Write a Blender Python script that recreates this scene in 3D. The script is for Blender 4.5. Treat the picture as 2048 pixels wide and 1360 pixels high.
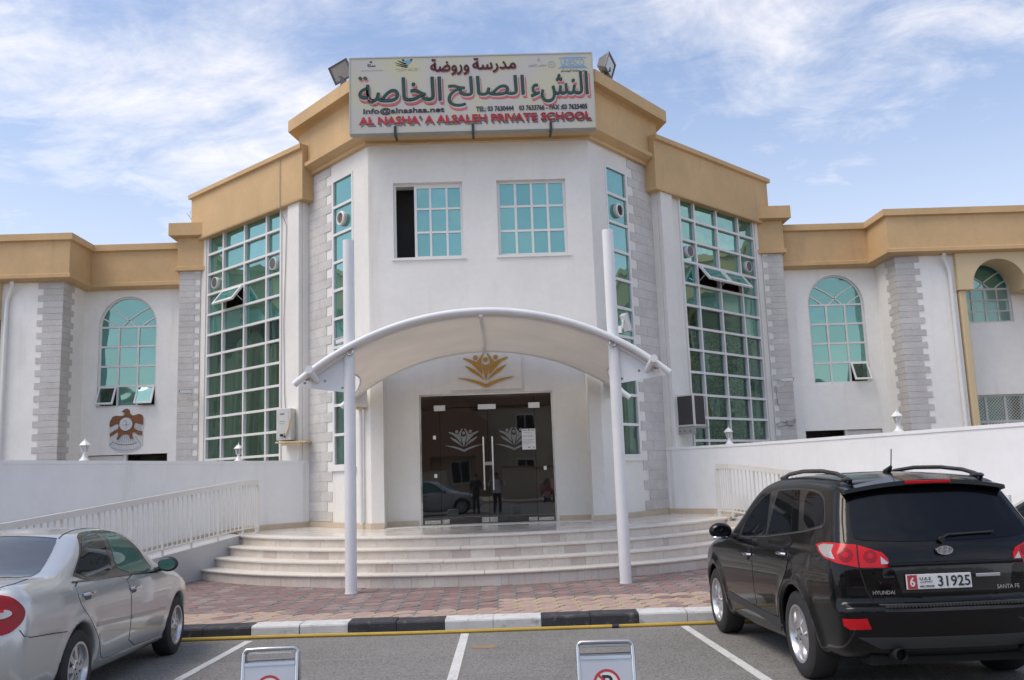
import bpy, bmesh, math, random
import numpy as np
from mathutils import Vector, Matrix, Euler
from mathutils.bvhtree import BVHTree
from mathutils.geometry import tessellate_polygon, delaunay_2d_cdt

random.seed(7)
for o in list(bpy.data.objects): bpy.data.objects.remove(o)
SC = bpy.context.scene
COL = SC.collection
PI = math.pi

# ------------------------------------------------------------------ camera
F_PX, PITCH, ROLL, YAW = 1790.0, 0.1500, -0.0353, 0.0225
CAM = Vector((0.17, -18.58, 1.888))
fw = Vector((math.sin(YAW)*math.cos(PITCH), math.cos(YAW)*math.cos(PITCH), math.sin(PITCH)))
r0 = Vector((math.cos(YAW), -math.sin(YAW), 0)); u0 = r0.cross(fw)
rt = math.cos(ROLL)*r0 + math.sin(ROLL)*u0
up = -math.sin(ROLL)*r0 + math.cos(ROLL)*u0
cd = bpy.data.cameras.new('camera'); cam = bpy.data.objects.new('camera', cd); COL.objects.link(cam)
cd.sensor_fit = 'HORIZONTAL'; cd.sensor_width = 36.0; cd.lens = 36.0*F_PX/2048.0
cd.clip_start = 0.05; cd.clip_end = 3000
M = Matrix((rt, up, -fw)).transposed().to_4x4(); M.translation = CAM
cam.matrix_world = M
SC.camera = cam

# ------------------------------------------------------------------ sky, sun, exposure
SUN_DIR = Vector((-0.46, -0.20, 0.865)).normalized()      # towards the veiled sun: left, high, a little behind the school
W = bpy.data.worlds.new('World'); SC.world = W; W.use_nodes = True
nt = W.node_tree; nt.nodes.clear()
def N(tree, t, **kw):
    n = tree.nodes.new(t)
    for k, v in kw.items(): setattr(n, k, v)
    return n
def math_(tree, op, a, b=None, clamp=False):
    n = N(tree, 'ShaderNodeMath', operation=op); n.use_clamp = clamp
    for i, v in enumerate((a, b)):
        if v is None: continue
        if isinstance(v, (int, float)): n.inputs[i].default_value = v
        else: tree.links.new(v, n.inputs[i])
    return n.outputs[0]
sky = N(nt, 'ShaderNodeTexSky'); sky.sky_type = 'NISHITA'; sky.sun_disc = False
sky.sun_elevation = math.asin(SUN_DIR.z); sky.sun_rotation = math.atan2(SUN_DIR.x, SUN_DIR.y)
sky.air_density = 1.0; sky.dust_density = 2.0; sky.ozone_density = 1.5
tc = N(nt, 'ShaderNodeTexCoord'); sp = N(nt, 'ShaderNodeSeparateXYZ'); nt.links.new(tc.outputs['Generated'], sp.inputs[0])
den = math_(nt, 'ADD', math_(nt, 'MAXIMUM', sp.outputs[2], 0.0), 0.16)
cx_ = math_(nt, 'DIVIDE', sp.outputs[0], den); cy_ = math_(nt, 'DIVIDE', sp.outputs[1], den)
cb = N(nt, 'ShaderNodeCombineXYZ'); nt.links.new(cx_, cb.inputs[0]); nt.links.new(cy_, cb.inputs[1])
def cloud_noise(scale, rot, sx, sy, off, detail, rough, dist):
    mp = N(nt, 'ShaderNodeMapping'); mp.inputs['Rotation'].default_value = (0, 0, rot)
    mp.inputs['Scale'].default_value = (sx, sy, 1); mp.inputs['Location'].default_value = off
    nt.links.new(cb.outputs[0], mp.inputs[0])
    n = N(nt, 'ShaderNodeTexNoise'); n.inputs['Scale'].default_value = scale; n.inputs['Detail'].default_value = detail
    n.inputs['Roughness'].default_value = rough; n.inputs['Distortion'].default_value = dist
    nt.links.new(mp.outputs[0], n.inputs['Vector']); return n.outputs['Fac']
CLOUD_OFF = (7.3, 2.1, 0.0)
n_big = cloud_noise(0.55, 0.3, 1.0, 1.0, (CLOUD_OFF[0], CLOUD_OFF[1], 0), 2, 0.5, 0.0)
n_mid = cloud_noise(1.5, 0.5, 0.95, 1.1, (6.81, 4.09, 1.0), 9, 0.62, 0.5)
n_fin = cloud_noise(6.5, 0.9, 0.8, 1.15, (5.0, 1.0, 2.0), 7, 0.66, 0.9)
cs = math_(nt, 'ADD', math_(nt, 'MULTIPLY', n_big, 0.62), math_(nt, 'ADD', math_(nt, 'MULTIPLY', n_mid, 0.62), math_(nt, 'MULTIPLY', n_fin, 0.22)))
mr = N(nt, 'ShaderNodeMapRange'); mr.interpolation_type = 'SMOOTHSTEP'
mr.inputs['From Min'].default_value = 0.64; mr.inputs['From Max'].default_value = 0.96
nt.links.new(cs, mr.inputs['Value'])
cov = math_(nt, 'MULTIPLY_ADD', mr.outputs[0], 0.86); cov.node.inputs[2].default_value = 0.07
# thin veil thickens towards the horizon
hz = math_(nt, 'POWER', math_(nt, 'SUBTRACT', 1.0, math_(nt, 'MAXIMUM', sp.outputs[2], 0.0)), 4.0)
cov2 = math_(nt, 'MAXIMUM', cov, math_(nt, 'MULTIPLY', hz, 0.95), clamp=True)
tint = N(nt, 'ShaderNodeMix', data_type='RGBA', blend_type='MULTIPLY'); tint.inputs[0].default_value = 1.0
tint.inputs[7].default_value = (0.95, 1.0, 1.07, 1); nt.links.new(sky.outputs[0], tint.inputs[6])
mx = N(nt, 'ShaderNodeMix', data_type='RGBA'); nt.links.new(cov2, mx.inputs[0])
nt.links.new(tint.outputs[2], mx.inputs[6]); mx.inputs[7].default_value = (6.1, 5.85, 5.75, 1)
bg = N(nt, 'ShaderNodeBackground'); bg.inputs['Strength'].default_value = 0.115
nt.links.new(mx.outputs[2], bg.inputs['Color'])
wo = N(nt, 'ShaderNodeOutputWorld'); nt.links.new(bg.outputs[0], wo.inputs[0])
sd = bpy.data.lights.new('sun', 'SUN'); sd.energy = 1.1; sd.angle = math.radians(32); sd.color = (1.0, 0.88, 0.72)
so = bpy.data.objects.new('sun', sd); COL.objects.link(so)
so.rotation_euler = SUN_DIR.to_track_quat('Z', 'Y').to_euler(); so.location = SUN_DIR*60
SC.view_settings.view_transform = 'Standard'; SC.view_settings.look = 'None'
SC.view_settings.gamma = 1.0; SC.view_settings.use_curve_mapping = False; SC.view_settings.exposure = 0.80
SC.render.engine = 'CYCLES'
SC.cycles.max_bounces = 8; SC.cycles.transparent_max_bounces = 8; SC.cycles.diffuse_bounces = 4
SC.cycles.sample_clamp_indirect = 6.0; SC.cycles.caustics_reflective = False; SC.cycles.caustics_refractive = False

# ------------------------------------------------------------------ helpers
class MB:
    """collects faces for one mesh"""
    def __init__(s): s.v = []; s.f = []; s.mi = []
    def add(s, vs, fs, mi=0):
        b = len(s.v); s.v += [tuple(p) for p in vs]; s.f += [tuple(b+i for i in f) for f in fs]; s.mi += [mi]*len(fs)
        return s
    def box(s, x0, x1, y0, y1, z0, z1, mat=None, mi=0):
        vs = [Vector((x, y, z)) for x in (x0, x1) for y in (y0, y1) for z in (z0, z1)]
        if mat is not None: vs = [mat @ v for v in vs]
        fs = [(0,1,3,2),(4,6,7,5),(0,4,5,1),(2,3,7,6),(0,2,6,4),(1,5,7,3)]
        if mat is not None and mat.determinant() < 0: fs = [f[::-1] for f in fs]
        return s.add(vs, fs, mi)
    def prism(s, outer, holes, w0, w1, mat, mi=0):
        """polygon with holes in the (u,v) plane of mat, extruded along w from w0 to w1"""
        def area(p): return sum(p[i-1][0]*p[i][1]-p[i][0]*p[i-1][1] for i in range(len(p)))
        outer = list(outer) if area(outer) > 0 else list(outer)[::-1]
        holes = [list(h) if area(h) < 0 else list(h)[::-1] for h in holes]
        loops = [outer]+holes
        flat = [p for l in loops for p in l]; n = len(flat)
        tris = tessellate_polygon([[Vector((p[0], p[1], 0)) for p in l] for l in loops])
        vs = [mat @ Vector((p[0], p[1], w1)) for p in flat]+[mat @ Vector((p[0], p[1], w0)) for p in flat]
        fs = []
        flip = mat.determinant() < 0
        for t in tris:
            a, b, c = (flat[i] for i in t)
            ar = (b[0]-a[0])*(c[1]-a[1])-(c[0]-a[0])*(b[1]-a[1])
            if abs(ar) < 1e-12: continue
            t = tuple(t) if ar > 0 else tuple(t)[::-1]
            fs.append(t); fs.append(tuple(i+n for i in t[::-1]))
        b = 0
        for l in loops:
            m = len(l)
            for i in range(m):
                j = (i+1) % m; fs.append((b+i, b+i+n, b+j+n, b+j))
            b += m
        if flip: fs = [f[::-1] for f in fs]
        return s.add(vs, fs, mi)
    def tube(s, path, r, n=10, caps=True, mi=0, radii=None):
        path = [Vector(p) for p in path]; m = len(path); rings = []
        t0 = (path[1]-path[0]).normalized()
        ref = Vector((0, 0, 1)) if abs(t0.z) < 0.9 else Vector((1, 0, 0))
        a = t0.cross(ref).normalized()
        for i, p in enumerate(path):
            t = ((path[min(i+1, m-1)]-path[i]).normalized()+(path[i]-path[max(i-1, 0)]).normalized())
            t.normalize(); a = (a-t*a.dot(t)).normalized(); b = t.cross(a)
            rr = radii[i] if radii else r
            rings.append([p+(a*math.cos(2*PI*k/n)+b*math.sin(2*PI*k/n))*rr for k in range(n)])
        vs = [v for ring in rings for v in ring]; fs = []
        for i in range(m-1):
            for k in range(n):
                k2 = (k+1) % n; fs.append((i*n+k, i*n+k2, (i+1)*n+k2, (i+1)*n+k))
        if caps: fs.append(tuple(range(n))[::-1]); fs.append(tuple((m-1)*n+k for k in range(n)))
        return s.add(vs, fs, mi)
    def lathe(s, prof, n, mat, mi=0, close=False):
        """prof: (radius, height) turned about mat's z axis"""
        vs = []; fs = []; m = len(prof)
        for r, h in prof:
            for k in range(n): vs.append(mat @ Vector((r*math.cos(2*PI*k/n), r*math.sin(2*PI*k/n), h)))
        for i in range(m if close else m-1):
            i2 = (i+1) % m
            for k in range(n):
                k2 = (k+1) % n; fs.append((i*n+k, i*n+k2, i2*n+k2, i2*n+k))
        if mat.determinant() < 0: fs = [f[::-1] for f in fs]
        return s.add(vs, fs, mi)
    def sweep(s, path, prof, closed_prof=True, mi=0):
        """prof (offset,z) swept along plan path; offset is to the right-hand side of travel"""
        P = [Vector(p) for p in path]; m = len(P); k = len(prof); vs = []; fs = []
        for i, p in enumerate(P):
            d1 = (P[i]-P[i-1]).normalized() if i else (P[1]-P[0]).normalized()
            d2 = (P[i+1]-P[i]).normalized() if i < m-1 else d1
            n1 = Vector((d1.y, -d1.x)); n2 = Vector((d2.y, -d2.x)); b = (n1+n2)
            b = b/max(b.length_squared, 1e-6)*2/ (1 if True else 1)
            b = (n1+n2); b = b*(2.0/b.length_squared) if b.length_squared > 1e-6 else n1
            for o, z in prof: vs.append((p.x+b.x*o, p.y+b.y*o, z))
        for i in range(m-1):
            for j in range(k if closed_prof else k-1):
                j2 = (j+1) % k; fs.append((i*k+j, (i+1)*k+j, (i+1)*k+j2, i*k+j2))
        if closed_prof: fs.append(tuple(range(k))); fs.append(tuple((m-1)*k+j for j in range(k))[::-1])
        return s.add(vs, fs, mi)
    def mesh(s, name):
        me = bpy.data.meshes.new(name); me.from_pydata(s.v, [], s.f); me.update()
        return me

def obj(name, mb, mat=None, parent=None, smooth=False, fix=True, bevel=0.0):
    me = mb.mesh(name) if isinstance(mb, MB) else mb
    if isinstance(mb, MB):
        if fix or bevel:
            bm = bmesh.new(); bm.from_mesh(me)
            bmesh.ops.recalc_face_normals(bm, faces=bm.faces) if fix else None
            if bevel:
                es = [e for e in bm.edges if len(e.link_faces) == 2 and e.calc_face_angle(0) > 0.5]
                bmesh.ops.bevel(bm, geom=es, offset=bevel, segments=2, affect='EDGES', profile=0.5)
            bm.to_mesh(me); bm.free()
        if mat is not None:
            for m_ in (mat if isinstance(mat, (list, tuple)) else [mat]): me.materials.append(m_)
            if isinstance(mat, (list, tuple)) and not bevel and len(me.polygons) == len(mb.mi): me.polygons.foreach_set('material_index', mb.mi)
    if smooth:
        me.polygons.foreach_set('use_smooth', [True]*len(me.polygons))
        if smooth != 'all':
            try: me.set_sharp_from_angle(angle=math.radians(38))
            except Exception: pass
    o = bpy.data.objects.new(name, me); COL.objects.link(o)
    if parent is not None: o.parent = parent
    return o
def tag(o, label, cat, group=None):
    o['label'] = label; o['category'] = cat
    if group: o['group'] = group
    return o
def thing(name, label, cat, loc=(0, 0, 0), rz=0.0, group=None):
    o = bpy.data.objects.new(name, None); COL.objects.link(o); o.empty_display_size = 0.3
    o.location = loc; o.rotation_euler = (0, 0, rz); return tag(o, label, cat, group)
def struct(o): o['kind'] = 'structure'; return o
def stuff(o): o['kind'] = 'stuff'; return o
def frame(p, q, z=0.0):
    """u from p to q in plan, v up, w outwards (towards the viewer when p is left of q)"""
    d = (Vector(q)-Vector(p)); d.normalize()
    return Matrix(((d.x, 0, d.y, p[0]), (d.y, 0, -d.x, p[1]), (0, 1, 0, z), (0, 0, 0, 1)))
def rect(u0, u1, v0, v1): return [(u0, v0), (u1, v0), (u1, v1), (u0, v1)]
def arch(uc, v0, vs, r, n=20, ry=None):
    ry = ry or r
    return [(uc-r, v0), (uc+r, v0)]+[(uc+r*math.cos(PI*k/n), vs+ry*math.sin(PI*k/n)) for k in range(n+1)]
def copy_to(o, name, parent, loc=None):
    c = o.copy(); COL.objects.link(c); c.name = name; c.parent = parent
    if loc is not None: c.location = loc
    return c
def copy_tree(o, parent=None):
    c = o.copy(); COL.objects.link(c); c.parent = parent
    for ch in o.children: copy_tree(ch, c)
    return c

# ------------------------------------------------------------------ materials
MATS = {}
def material(name, col, rough=0.6, metal=0.0, var=0.0, vscale=1.0, stain=0.0, sscale=(1, 1, 1), stain_col=None, bump=0.0, bscale=60.0,
             coat=0.0, spec=0.5, fine=0.0, fscale=120.0, local=False, rvar=0.0, wave=0.0, wscale=1.0):
    m = bpy.data.materials.new(name); m.use_nodes = True; t = m.node_tree; b = t.nodes['Principled BSDF']
    b.inputs['Base Color'].default_value = (*col, 1); b.inputs['Roughness'].default_value = rough
    b.inputs['Metallic'].default_value = metal; b.inputs['Specular IOR Level'].default_value = spec
    b.inputs['Coat Weight'].default_value = coat; b.inputs['Coat Roughness'].default_value = 0.03
    if local:
        tcn = N(t, 'ShaderNodeTexCoord'); pos = tcn.outputs['Object']
    else:
        g = N(t, 'ShaderNodeNewGeometry'); pos = g.outputs['Position']
    cur = None
    def noise(scale, detail=4, vec=None, rough_=0.6):
        n = N(t, 'ShaderNodeTexNoise'); n.inputs['Scale'].default_value = scale; n.inputs['Detail'].default_value = detail
        n.inputs['Roughness'].default_value = rough_; t.links.new(vec if vec is not None else pos, n.inputs['Vector']); return n.outputs['Fac']
    def mulcol(fac_socket, lo, hi, cur):
        mrn = N(t, 'ShaderNodeMapRange'); mrn.inputs['From Min'].default_value = 0.3; mrn.inputs['From Max'].default_value = 0.7
        mrn.inputs['To Min'].default_value = lo; mrn.inputs['To Max'].default_value = hi; t.links.new(fac_socket, mrn.inputs['Value'])
        mm = N(t, 'ShaderNodeMix', data_type='RGBA', blend_type='MULTIPLY'); mm.inputs[0].default_value = 1.0
        if cur is None: mm.inputs[6].default_value = (*col, 1)
        else: t.links.new(cur, mm.inputs[6])
        t.links.new(mrn.outputs[0], mm.inputs[7]); return mm.outputs[2]
    if var: cur = mulcol(noise(vscale), 1-var, 1+var, cur)
    if fine: cur = mulcol(noise(fscale, 2), 1-fine, 1+fine, cur)
    if stain:
        mp = N(t, 'ShaderNodeMapping'); mp.inputs['Scale'].default_value = sscale; t.links.new(pos, mp.inputs[0])
        nf = noise(1.0, 6, mp.outputs[0], 0.65)
        mrn = N(t, 'ShaderNodeMapRange'); mrn.interpolation_type = 'SMOOTHSTEP'
        mrn.inputs['From Min'].default_value = 0.52; mrn.inputs['From Max'].default_value = 0.8; mrn.inputs['To Max'].default_value = stain
        t.links.new(nf, mrn.inputs['Value'])
        mm = N(t, 'ShaderNodeMix', data_type='RGBA'); t.links.new(mrn.outputs[0], mm.inputs[0])
        if cur is None: mm.inputs[6].default_value = (*col, 1)
        else: t.links.new(cur, mm.inputs[6])
        mm.inputs[7].default_value = (*(stain_col or tuple(c*0.5 for c in col)), 1); cur = mm.outputs[2]
    if cur is not None: t.links.new(cur, b.inputs['Base Color'])
    if rvar:
        nf = noise(3.0, 4); mrn = N(t, 'ShaderNodeMapRange'); mrn.inputs['From Min'].default_value = .3; mrn.inputs['From Max'].default_value = .7
        mrn.inputs['To Min'].default_value = max(0.02, rough-rvar); mrn.inputs['To Max'].default_value = rough+rvar
        t.links.new(nf, mrn.inputs['Value']); t.links.new(mrn.outputs[0], b.inputs['Roughness'])
    nrm = None
    if wave:
        bp = N(t, 'ShaderNodeBump'); bp.inputs['Strength'].default_value = wave; bp.inputs['Distance'].default_value = 0.05
        t.links.new(noise(wscale, 1), bp.inputs['Height']); nrm = bp.outputs[0]
    if bump:
        bp = N(t, 'ShaderNodeBump'); bp.inputs['Strength'].default_value = bump; bp.inputs['Distance'].default_value = 0.02
        t.links.new(noise(bscale, 4), bp.inputs['Height'])
        if nrm is not None: t.links.new(nrm, bp.inputs['Normal'])
        nrm = bp.outputs[0]
    if nrm is not None: t.links.new(nrm, b.inputs['Normal'])
    MATS[name] = m; return m
def glass_mat(name, tint, refl, rough=0.02, base=(0.02, 0.05, 0.05), clear=0.0, wave=0.15, wscale=1.4, rcol=(1, 1, 1)):
    """coated window glass: a mirror-like tinted layer over a dark (or, with clear > 0, see-through) pane"""
    m = bpy.data.materials.new(name); m.use_nodes = True; t = m.node_tree; t.nodes.clear()
    out = N(t, 'ShaderNodeOutputMaterial'); g = N(t, 'ShaderNodeNewGeometry')
    n = N(t, 'ShaderNodeTexNoise'); n.inputs['Scale'].default_value = wscale; n.inputs['Detail'].default_value = 1
    t.links.new(g.outputs['Position'], n.inputs['Vector'])
    bp = N(t, 'ShaderNodeBump'); bp.inputs['Strength'].default_value = wave; bp.inputs['Distance'].default_value = 0.04
    t.links.new(n.outputs['Fac'], bp.inputs['Height'])
    gl = N(t, 'ShaderNodeBsdfGlossy'); oi = N(t, 'ShaderNodeObjectInfo'); vm = N(t, 'ShaderNodeMix', data_type='RGBA'); t.links.new(oi.outputs['Random'], vm.inputs[0]); vm.inputs[6].default_value = (*[c*.86 for c in rcol], 1); vm.inputs[7].default_value = (*[min(1, c*1.10) for c in rcol], 1); t.links.new(vm.outputs[2], gl.inputs['Color']); gl.inputs['Roughness'].default_value = rough
    t.links.new(bp.outputs[0], gl.inputs['Normal'])
    df = N(t, 'ShaderNodeBsdfDiffuse'); df.inputs['Color'].default_value = (*base, 1)
    body = df.outputs[0]
    if clear:
        tr = N(t, 'ShaderNodeBsdfTransparent'); tr.inputs['Color'].default_value = (*tint, 1)
        mxs = N(t, 'ShaderNodeMixShader'); mxs.inputs[0].default_value = clear
        t.links.new(body, mxs.inputs[1]); t.links.new(tr.outputs[0], mxs.inputs[2]); body = mxs.outputs[0]
    dt = N(t, 'ShaderNodeVectorMath', operation='DOT_PRODUCT'); t.links.new(g.outputs['Incoming'], dt.inputs[0]); t.links.new(g.outputs['Normal'], dt.inputs[1])
    sch = math_(t, 'POWER', math_(t, 'SUBTRACT', 1.0, math_(t, 'ABSOLUTE', dt.outputs['Value']), clamp=True), 5.0)
    r0 = min(1.0, refl+0.035)
    fac = math_(t, 'ADD', math_(t, 'MULTIPLY', sch, 1.0-r0), r0, clamp=True)
    mxs = N(t, 'ShaderNodeMixShader'); t.links.new(fac, mxs.inputs[0]); t.links.new(body, mxs.inputs[1]); t.links.new(gl.outputs[0], mxs.inputs[2])
    t.links.new(mxs.outputs[0], out.inputs[0]); MATS[name] = m; return m
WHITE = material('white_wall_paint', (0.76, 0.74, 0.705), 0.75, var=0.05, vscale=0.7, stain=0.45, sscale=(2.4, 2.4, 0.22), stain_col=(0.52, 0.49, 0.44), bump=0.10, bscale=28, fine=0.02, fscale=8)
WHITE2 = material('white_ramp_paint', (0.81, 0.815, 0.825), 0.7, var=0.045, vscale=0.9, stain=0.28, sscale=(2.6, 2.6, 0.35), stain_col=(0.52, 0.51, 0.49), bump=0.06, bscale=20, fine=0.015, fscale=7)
TAN = material('tan_parapet_paint', (0.58, 0.395, 0.205), 0.8, var=0.09, vscale=0.9, stain=0.5, sscale=(2.6, 2.6, 0.5), stain_col=(0.43, 0.30, 0.165), bump=0.12, bscale=30, fine=0.03, fscale=12)
CREAM = material('cream_portal_paint', (0.62, 0.49, 0.30), 0.8, var=0.05, vscale=0.8, stain=0.2, sscale=(2, 2, 0.4), stain_col=(0.5, 0.4, 0.28), bump=0.1, bscale=30)
WHITE_LIFTED = material('white_wall_lifted_for_shade', (0.85, 0.835, 0.80), 0.75, var=0.05, vscale=0.7, stain=0.45, sscale=(2.4, 2.4, 0.22), stain_col=(0.55, 0.52, 0.47), bump=0.10, bscale=28, fine=0.02, fscale=8)  # same wall white, lightened to offset the shade on the wings
STONES = [material('grey_stone_%s' % k, c, 0.85, var=0.09, vscale=2.2, fine=0.07, fscale=22, stain=.25, sscale=(3, 3, 1.5), bump=0.25, bscale=18) for k, c in
          (('warm', (0.545, 0.525, 0.50)), ('pale', (0.57, 0.555, 0.535)), ('cool', (0.525, 0.51, 0.50)), ('dull', (0.55, 0.53, 0.51)))]
MORTAR = material('stone_joint', (0.40, 0.39, 0.375), 0.9)
ALU = material('white_aluminium', (0.72, 0.72, 0.71), 0.4, var=0.03, vscale=3)
STEEL = material('stainless_steel', (0.62, 0.61, 0.59), 0.22, metal=1.0, var=0.08, vscale=6, rvar=0.08)
CANVAS_POLE = material('white_pole_paint', (0.74, 0.745, 0.76), 0.45, var=0.04, vscale=2.0, stain=0.25, sscale=(3, 3, 1.2), stain_col=(0.5, 0.47, 0.43))
TEAL = glass_mat('teal_reflective_glass', (0.3, 0.6, 0.55), 0.42, base=(0.035, 0.17, 0.155), rcol=(0.56, 0.84, 0.75), wave=0.30)
TEAL_W = glass_mat('pale_teal_window_glass', (0.3, 0.6, 0.55), 0.34, base=(0.06, 0.24, 0.225), rcol=(0.50, 0.78, 0.71), wave=0.24)
TEAL_C = glass_mat('clear_green_glass', (0.80, 0.88, 0.83), 0.07, base=(0.02, 0.06, 0.05), rcol=(0.6, 0.9, 0.82), clear=0.97, wave=0.12)
DOORGLASS = glass_mat('smoked_door_glass', (0.25, 0.25, 0.25), 0.10, base=(0.012, 0.013, 0.014), clear=0.35, wave=0.03, rcol=(0.9, 0.92, 0.92))
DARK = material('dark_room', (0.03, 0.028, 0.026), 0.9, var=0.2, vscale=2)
BLACKP = material('black_plastic', (0.02, 0.02, 0.022), 0.45, var=0.1, vscale=6)
# ------------------------------------------------------------------ ground, road, pavement
SL, YK = 0.027, -7.03           # road falls towards the kerb
KR = -0.030                      # kerb line is turned a touch against the facade
def road_z(y): return SL*(YK-y) if y > -17.5 else SL*(YK+17.5)
def kerb_y(x): return YK+KR*x
ASPH = material('old_asphalt', (0.205, 0.198, 0.187), 0.85, var=0.12, vscale=0.7, fine=0.30, fscale=48, stain=0.5, sscale=(1.6, 0.55, 1), stain_col=(0.135, 0.13, 0.125), bump=0.6, bscale=90)
def asphalt_extra(m):
    t = m.node_tree; b = t.nodes['Principled BSDF']; src = b.inputs['Base Color'].links[0].from_socket; g = N(t, 'ShaderNodeNewGeometry')
    def layer(src, tex, lo, hi, col, amt):
        mr_ = N(t, 'ShaderNodeMapRange'); mr_.inputs['From Min'].default_value = lo; mr_.inputs['From Max'].default_value = hi; mr_.inputs['To Max'].default_value = amt; mr_.interpolation_type = 'SMOOTHSTEP'
        t.links.new(tex, mr_.inputs['Value']); mm = N(t, 'ShaderNodeMix', data_type='RGBA'); t.links.new(mr_.outputs[0], mm.inputs[0]); t.links.new(src, mm.inputs[6]); mm.inputs[7].default_value = (*col, 1); return mm.outputs[2]
    v = N(t, 'ShaderNodeTexVoronoi'); v.inputs['Scale'].default_value = 75; t.links.new(g.outputs['Position'], v.inputs['Vector'])
    sp_ = N(t, 'ShaderNodeSeparateColor'); t.links.new(v.outputs['Color'], sp_.inputs[0])
    src = layer(src, sp_.outputs[0], .80, .90, (.36, .345, .32), .55); src = layer(src, sp_.outputs[1], .82, .90, (.06, .058, .056), .6)
    n1 = N(t, 'ShaderNodeTexNoise'); n1.inputs['Scale'].default_value = 2.3; n1.inputs['Detail'].default_value = 5; n1.inputs['Roughness'].default_value = .7; t.links.new(g.outputs['Position'], n1.inputs['Vector'])
    src = layer(src, n1.outputs['Fac'], .62, .72, (.09, .087, .083), .55)
    mp = N(t, 'ShaderNodeMapping'); mp.inputs['Scale'].default_value = (.35, 7, 1); mp.inputs['Rotation'].default_value = (0, 0, .25); t.links.new(g.outputs['Position'], mp.inputs[0])
    n2 = N(t, 'ShaderNodeTexNoise'); n2.inputs['Scale'].default_value = 1.0; n2.inputs['Detail'].default_value = 6; t.links.new(mp.outputs[0], n2.inputs['Vector'])
    src = layer(src, n2.outputs['Fac'], .56, .70, (.27, .26, .245), .5)
    n3 = N(t, 'ShaderNodeTexNoise'); n3.inputs['Scale'].default_value = 1.1; n3.inputs['Detail'].default_value = 7; n3.inputs['Roughness'].default_value = .75; mp3 = N(t, 'ShaderNodeMapping'); mp3.inputs['Location'].default_value = (5, 3, 0); t.links.new(g.outputs['Position'], mp3.inputs[0]); t.links.new(mp3.outputs[0], n3.inputs['Vector'])
    src = layer(src, n3.outputs['Fac'], .60, .78, (.33, .28, .22), .4)
    t.links.new(src, b.inputs['Base Color'])
asphalt_extra(ASPH)
SAND = material('sand_ground', (0.42, 0.34, 0.24), 0.95, var=0.12, vscale=0.3, fine=0.1, fscale=30)
mb = MB(); mb.add([(-500, -500, -0.35), (500, -500, -0.35), (500, 900, -0.35), (-500, 900, -0.35)], [(0, 1, 2, 3)])
struct(obj('ground', mb, SAND, fix=False))
mb = MB(); ys = [-34, -17.5, -14, -12, -10, -8.5, -6.9]; xs = [-60, -20, -8, -4, 0, 4, 8, 20, 60]
vs = [(x, (y if y < -7 else kerb_y(x)+0.05), road_z(y) if y < -7 else 0.0) for y in ys for x in xs]
k = len(xs); fs = [(j*k+i, j*k+i+1, (j+1)*k+i+1, (j+1)*k+i) for j in range(len(ys)-1) for i in range(k-1)]
mb.add(vs, fs); ROAD = struct(obj('road', mb, ASPH, fix=False, smooth='all'))
LINEP = material('worn_white_road_paint', (0.62, 0.62, 0.60), 0.7, var=0.08, vscale=3, fine=0.2, fscale=60, stain=0.9, sscale=(9, 4, 5), stain_col=(0.24, 0.235, 0.225), bump=0.25, bscale=120)
for x, xe in ((-2.905, -2.95), (-0.272, -0.30), (2.385, 2.41), (5.05, 5.09), (-5.55, -5.6), (-8.2, -8.24), (7.7, 7.75)):
    mb = MB(); n = 10
    for j in range(n+1):
        y = kerb_y(x)-0.27-(5.15*j/n); xx = x+(xe-x)*j/n
        mb.v += [(xx-0.048, y, road_z(y)+0.004), (xx+0.048, y, road_z(y)+0.004)]
    mb.f += [(2*j+2, 2*j+3, 2*j+1, 2*j) for j in range(n)]
    o = obj('parking_line', mb, LINEP, ROAD, fix=True)
mb = MB(); rs_ = random.Random(4); c0 = (-.02, -8.35)
poly_ = [(c0[0]+(.13+.05*rs_.random())*math.cos(k*PI/9), c0[1]+(.10+.05*rs_.random())*math.sin(k*PI/9)) for k in range(18)]
mb.add([(x, y, road_z(y)+.003) for x, y in poly_], [tuple(range(18))]); obj('rust_stain', mb, material('rust_stain', (.27, .185, .11), .9, var=.2, vscale=9, stain=.8, sscale=(14, 14, 1), stain_col=(.20, .19, .175)), ROAD)
# pavement bed
def pav_z(y): return 0.14+0.011*(y-YK)
BED = material('sand_bed', (0.20, 0.175, 0.15), 0.95, var=0.15, vscale=4, fine=0.15, fscale=60)
mb = MB(); nx = 24; vs = []
for i in range(nx+1):
    x = -30+60*i/nx
    vs += [(x, kerb_y(x)+0.2, pav_z(kerb_y(x))-0.02), (x, -1, pav_z(-1)-0.02), (x, 3.0, pav_z(3.0)-0.02), (x, 7, pav_z(3)-0.02)]
fs = [(4*i+j, 4*i+4+j, 4*i+5+j, 4*i+1+j) for i in range(nx) for j in range(3)]
mb.add(vs, fs); PAVE = struct(obj('pavement', mb, BED, fix=False))
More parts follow.
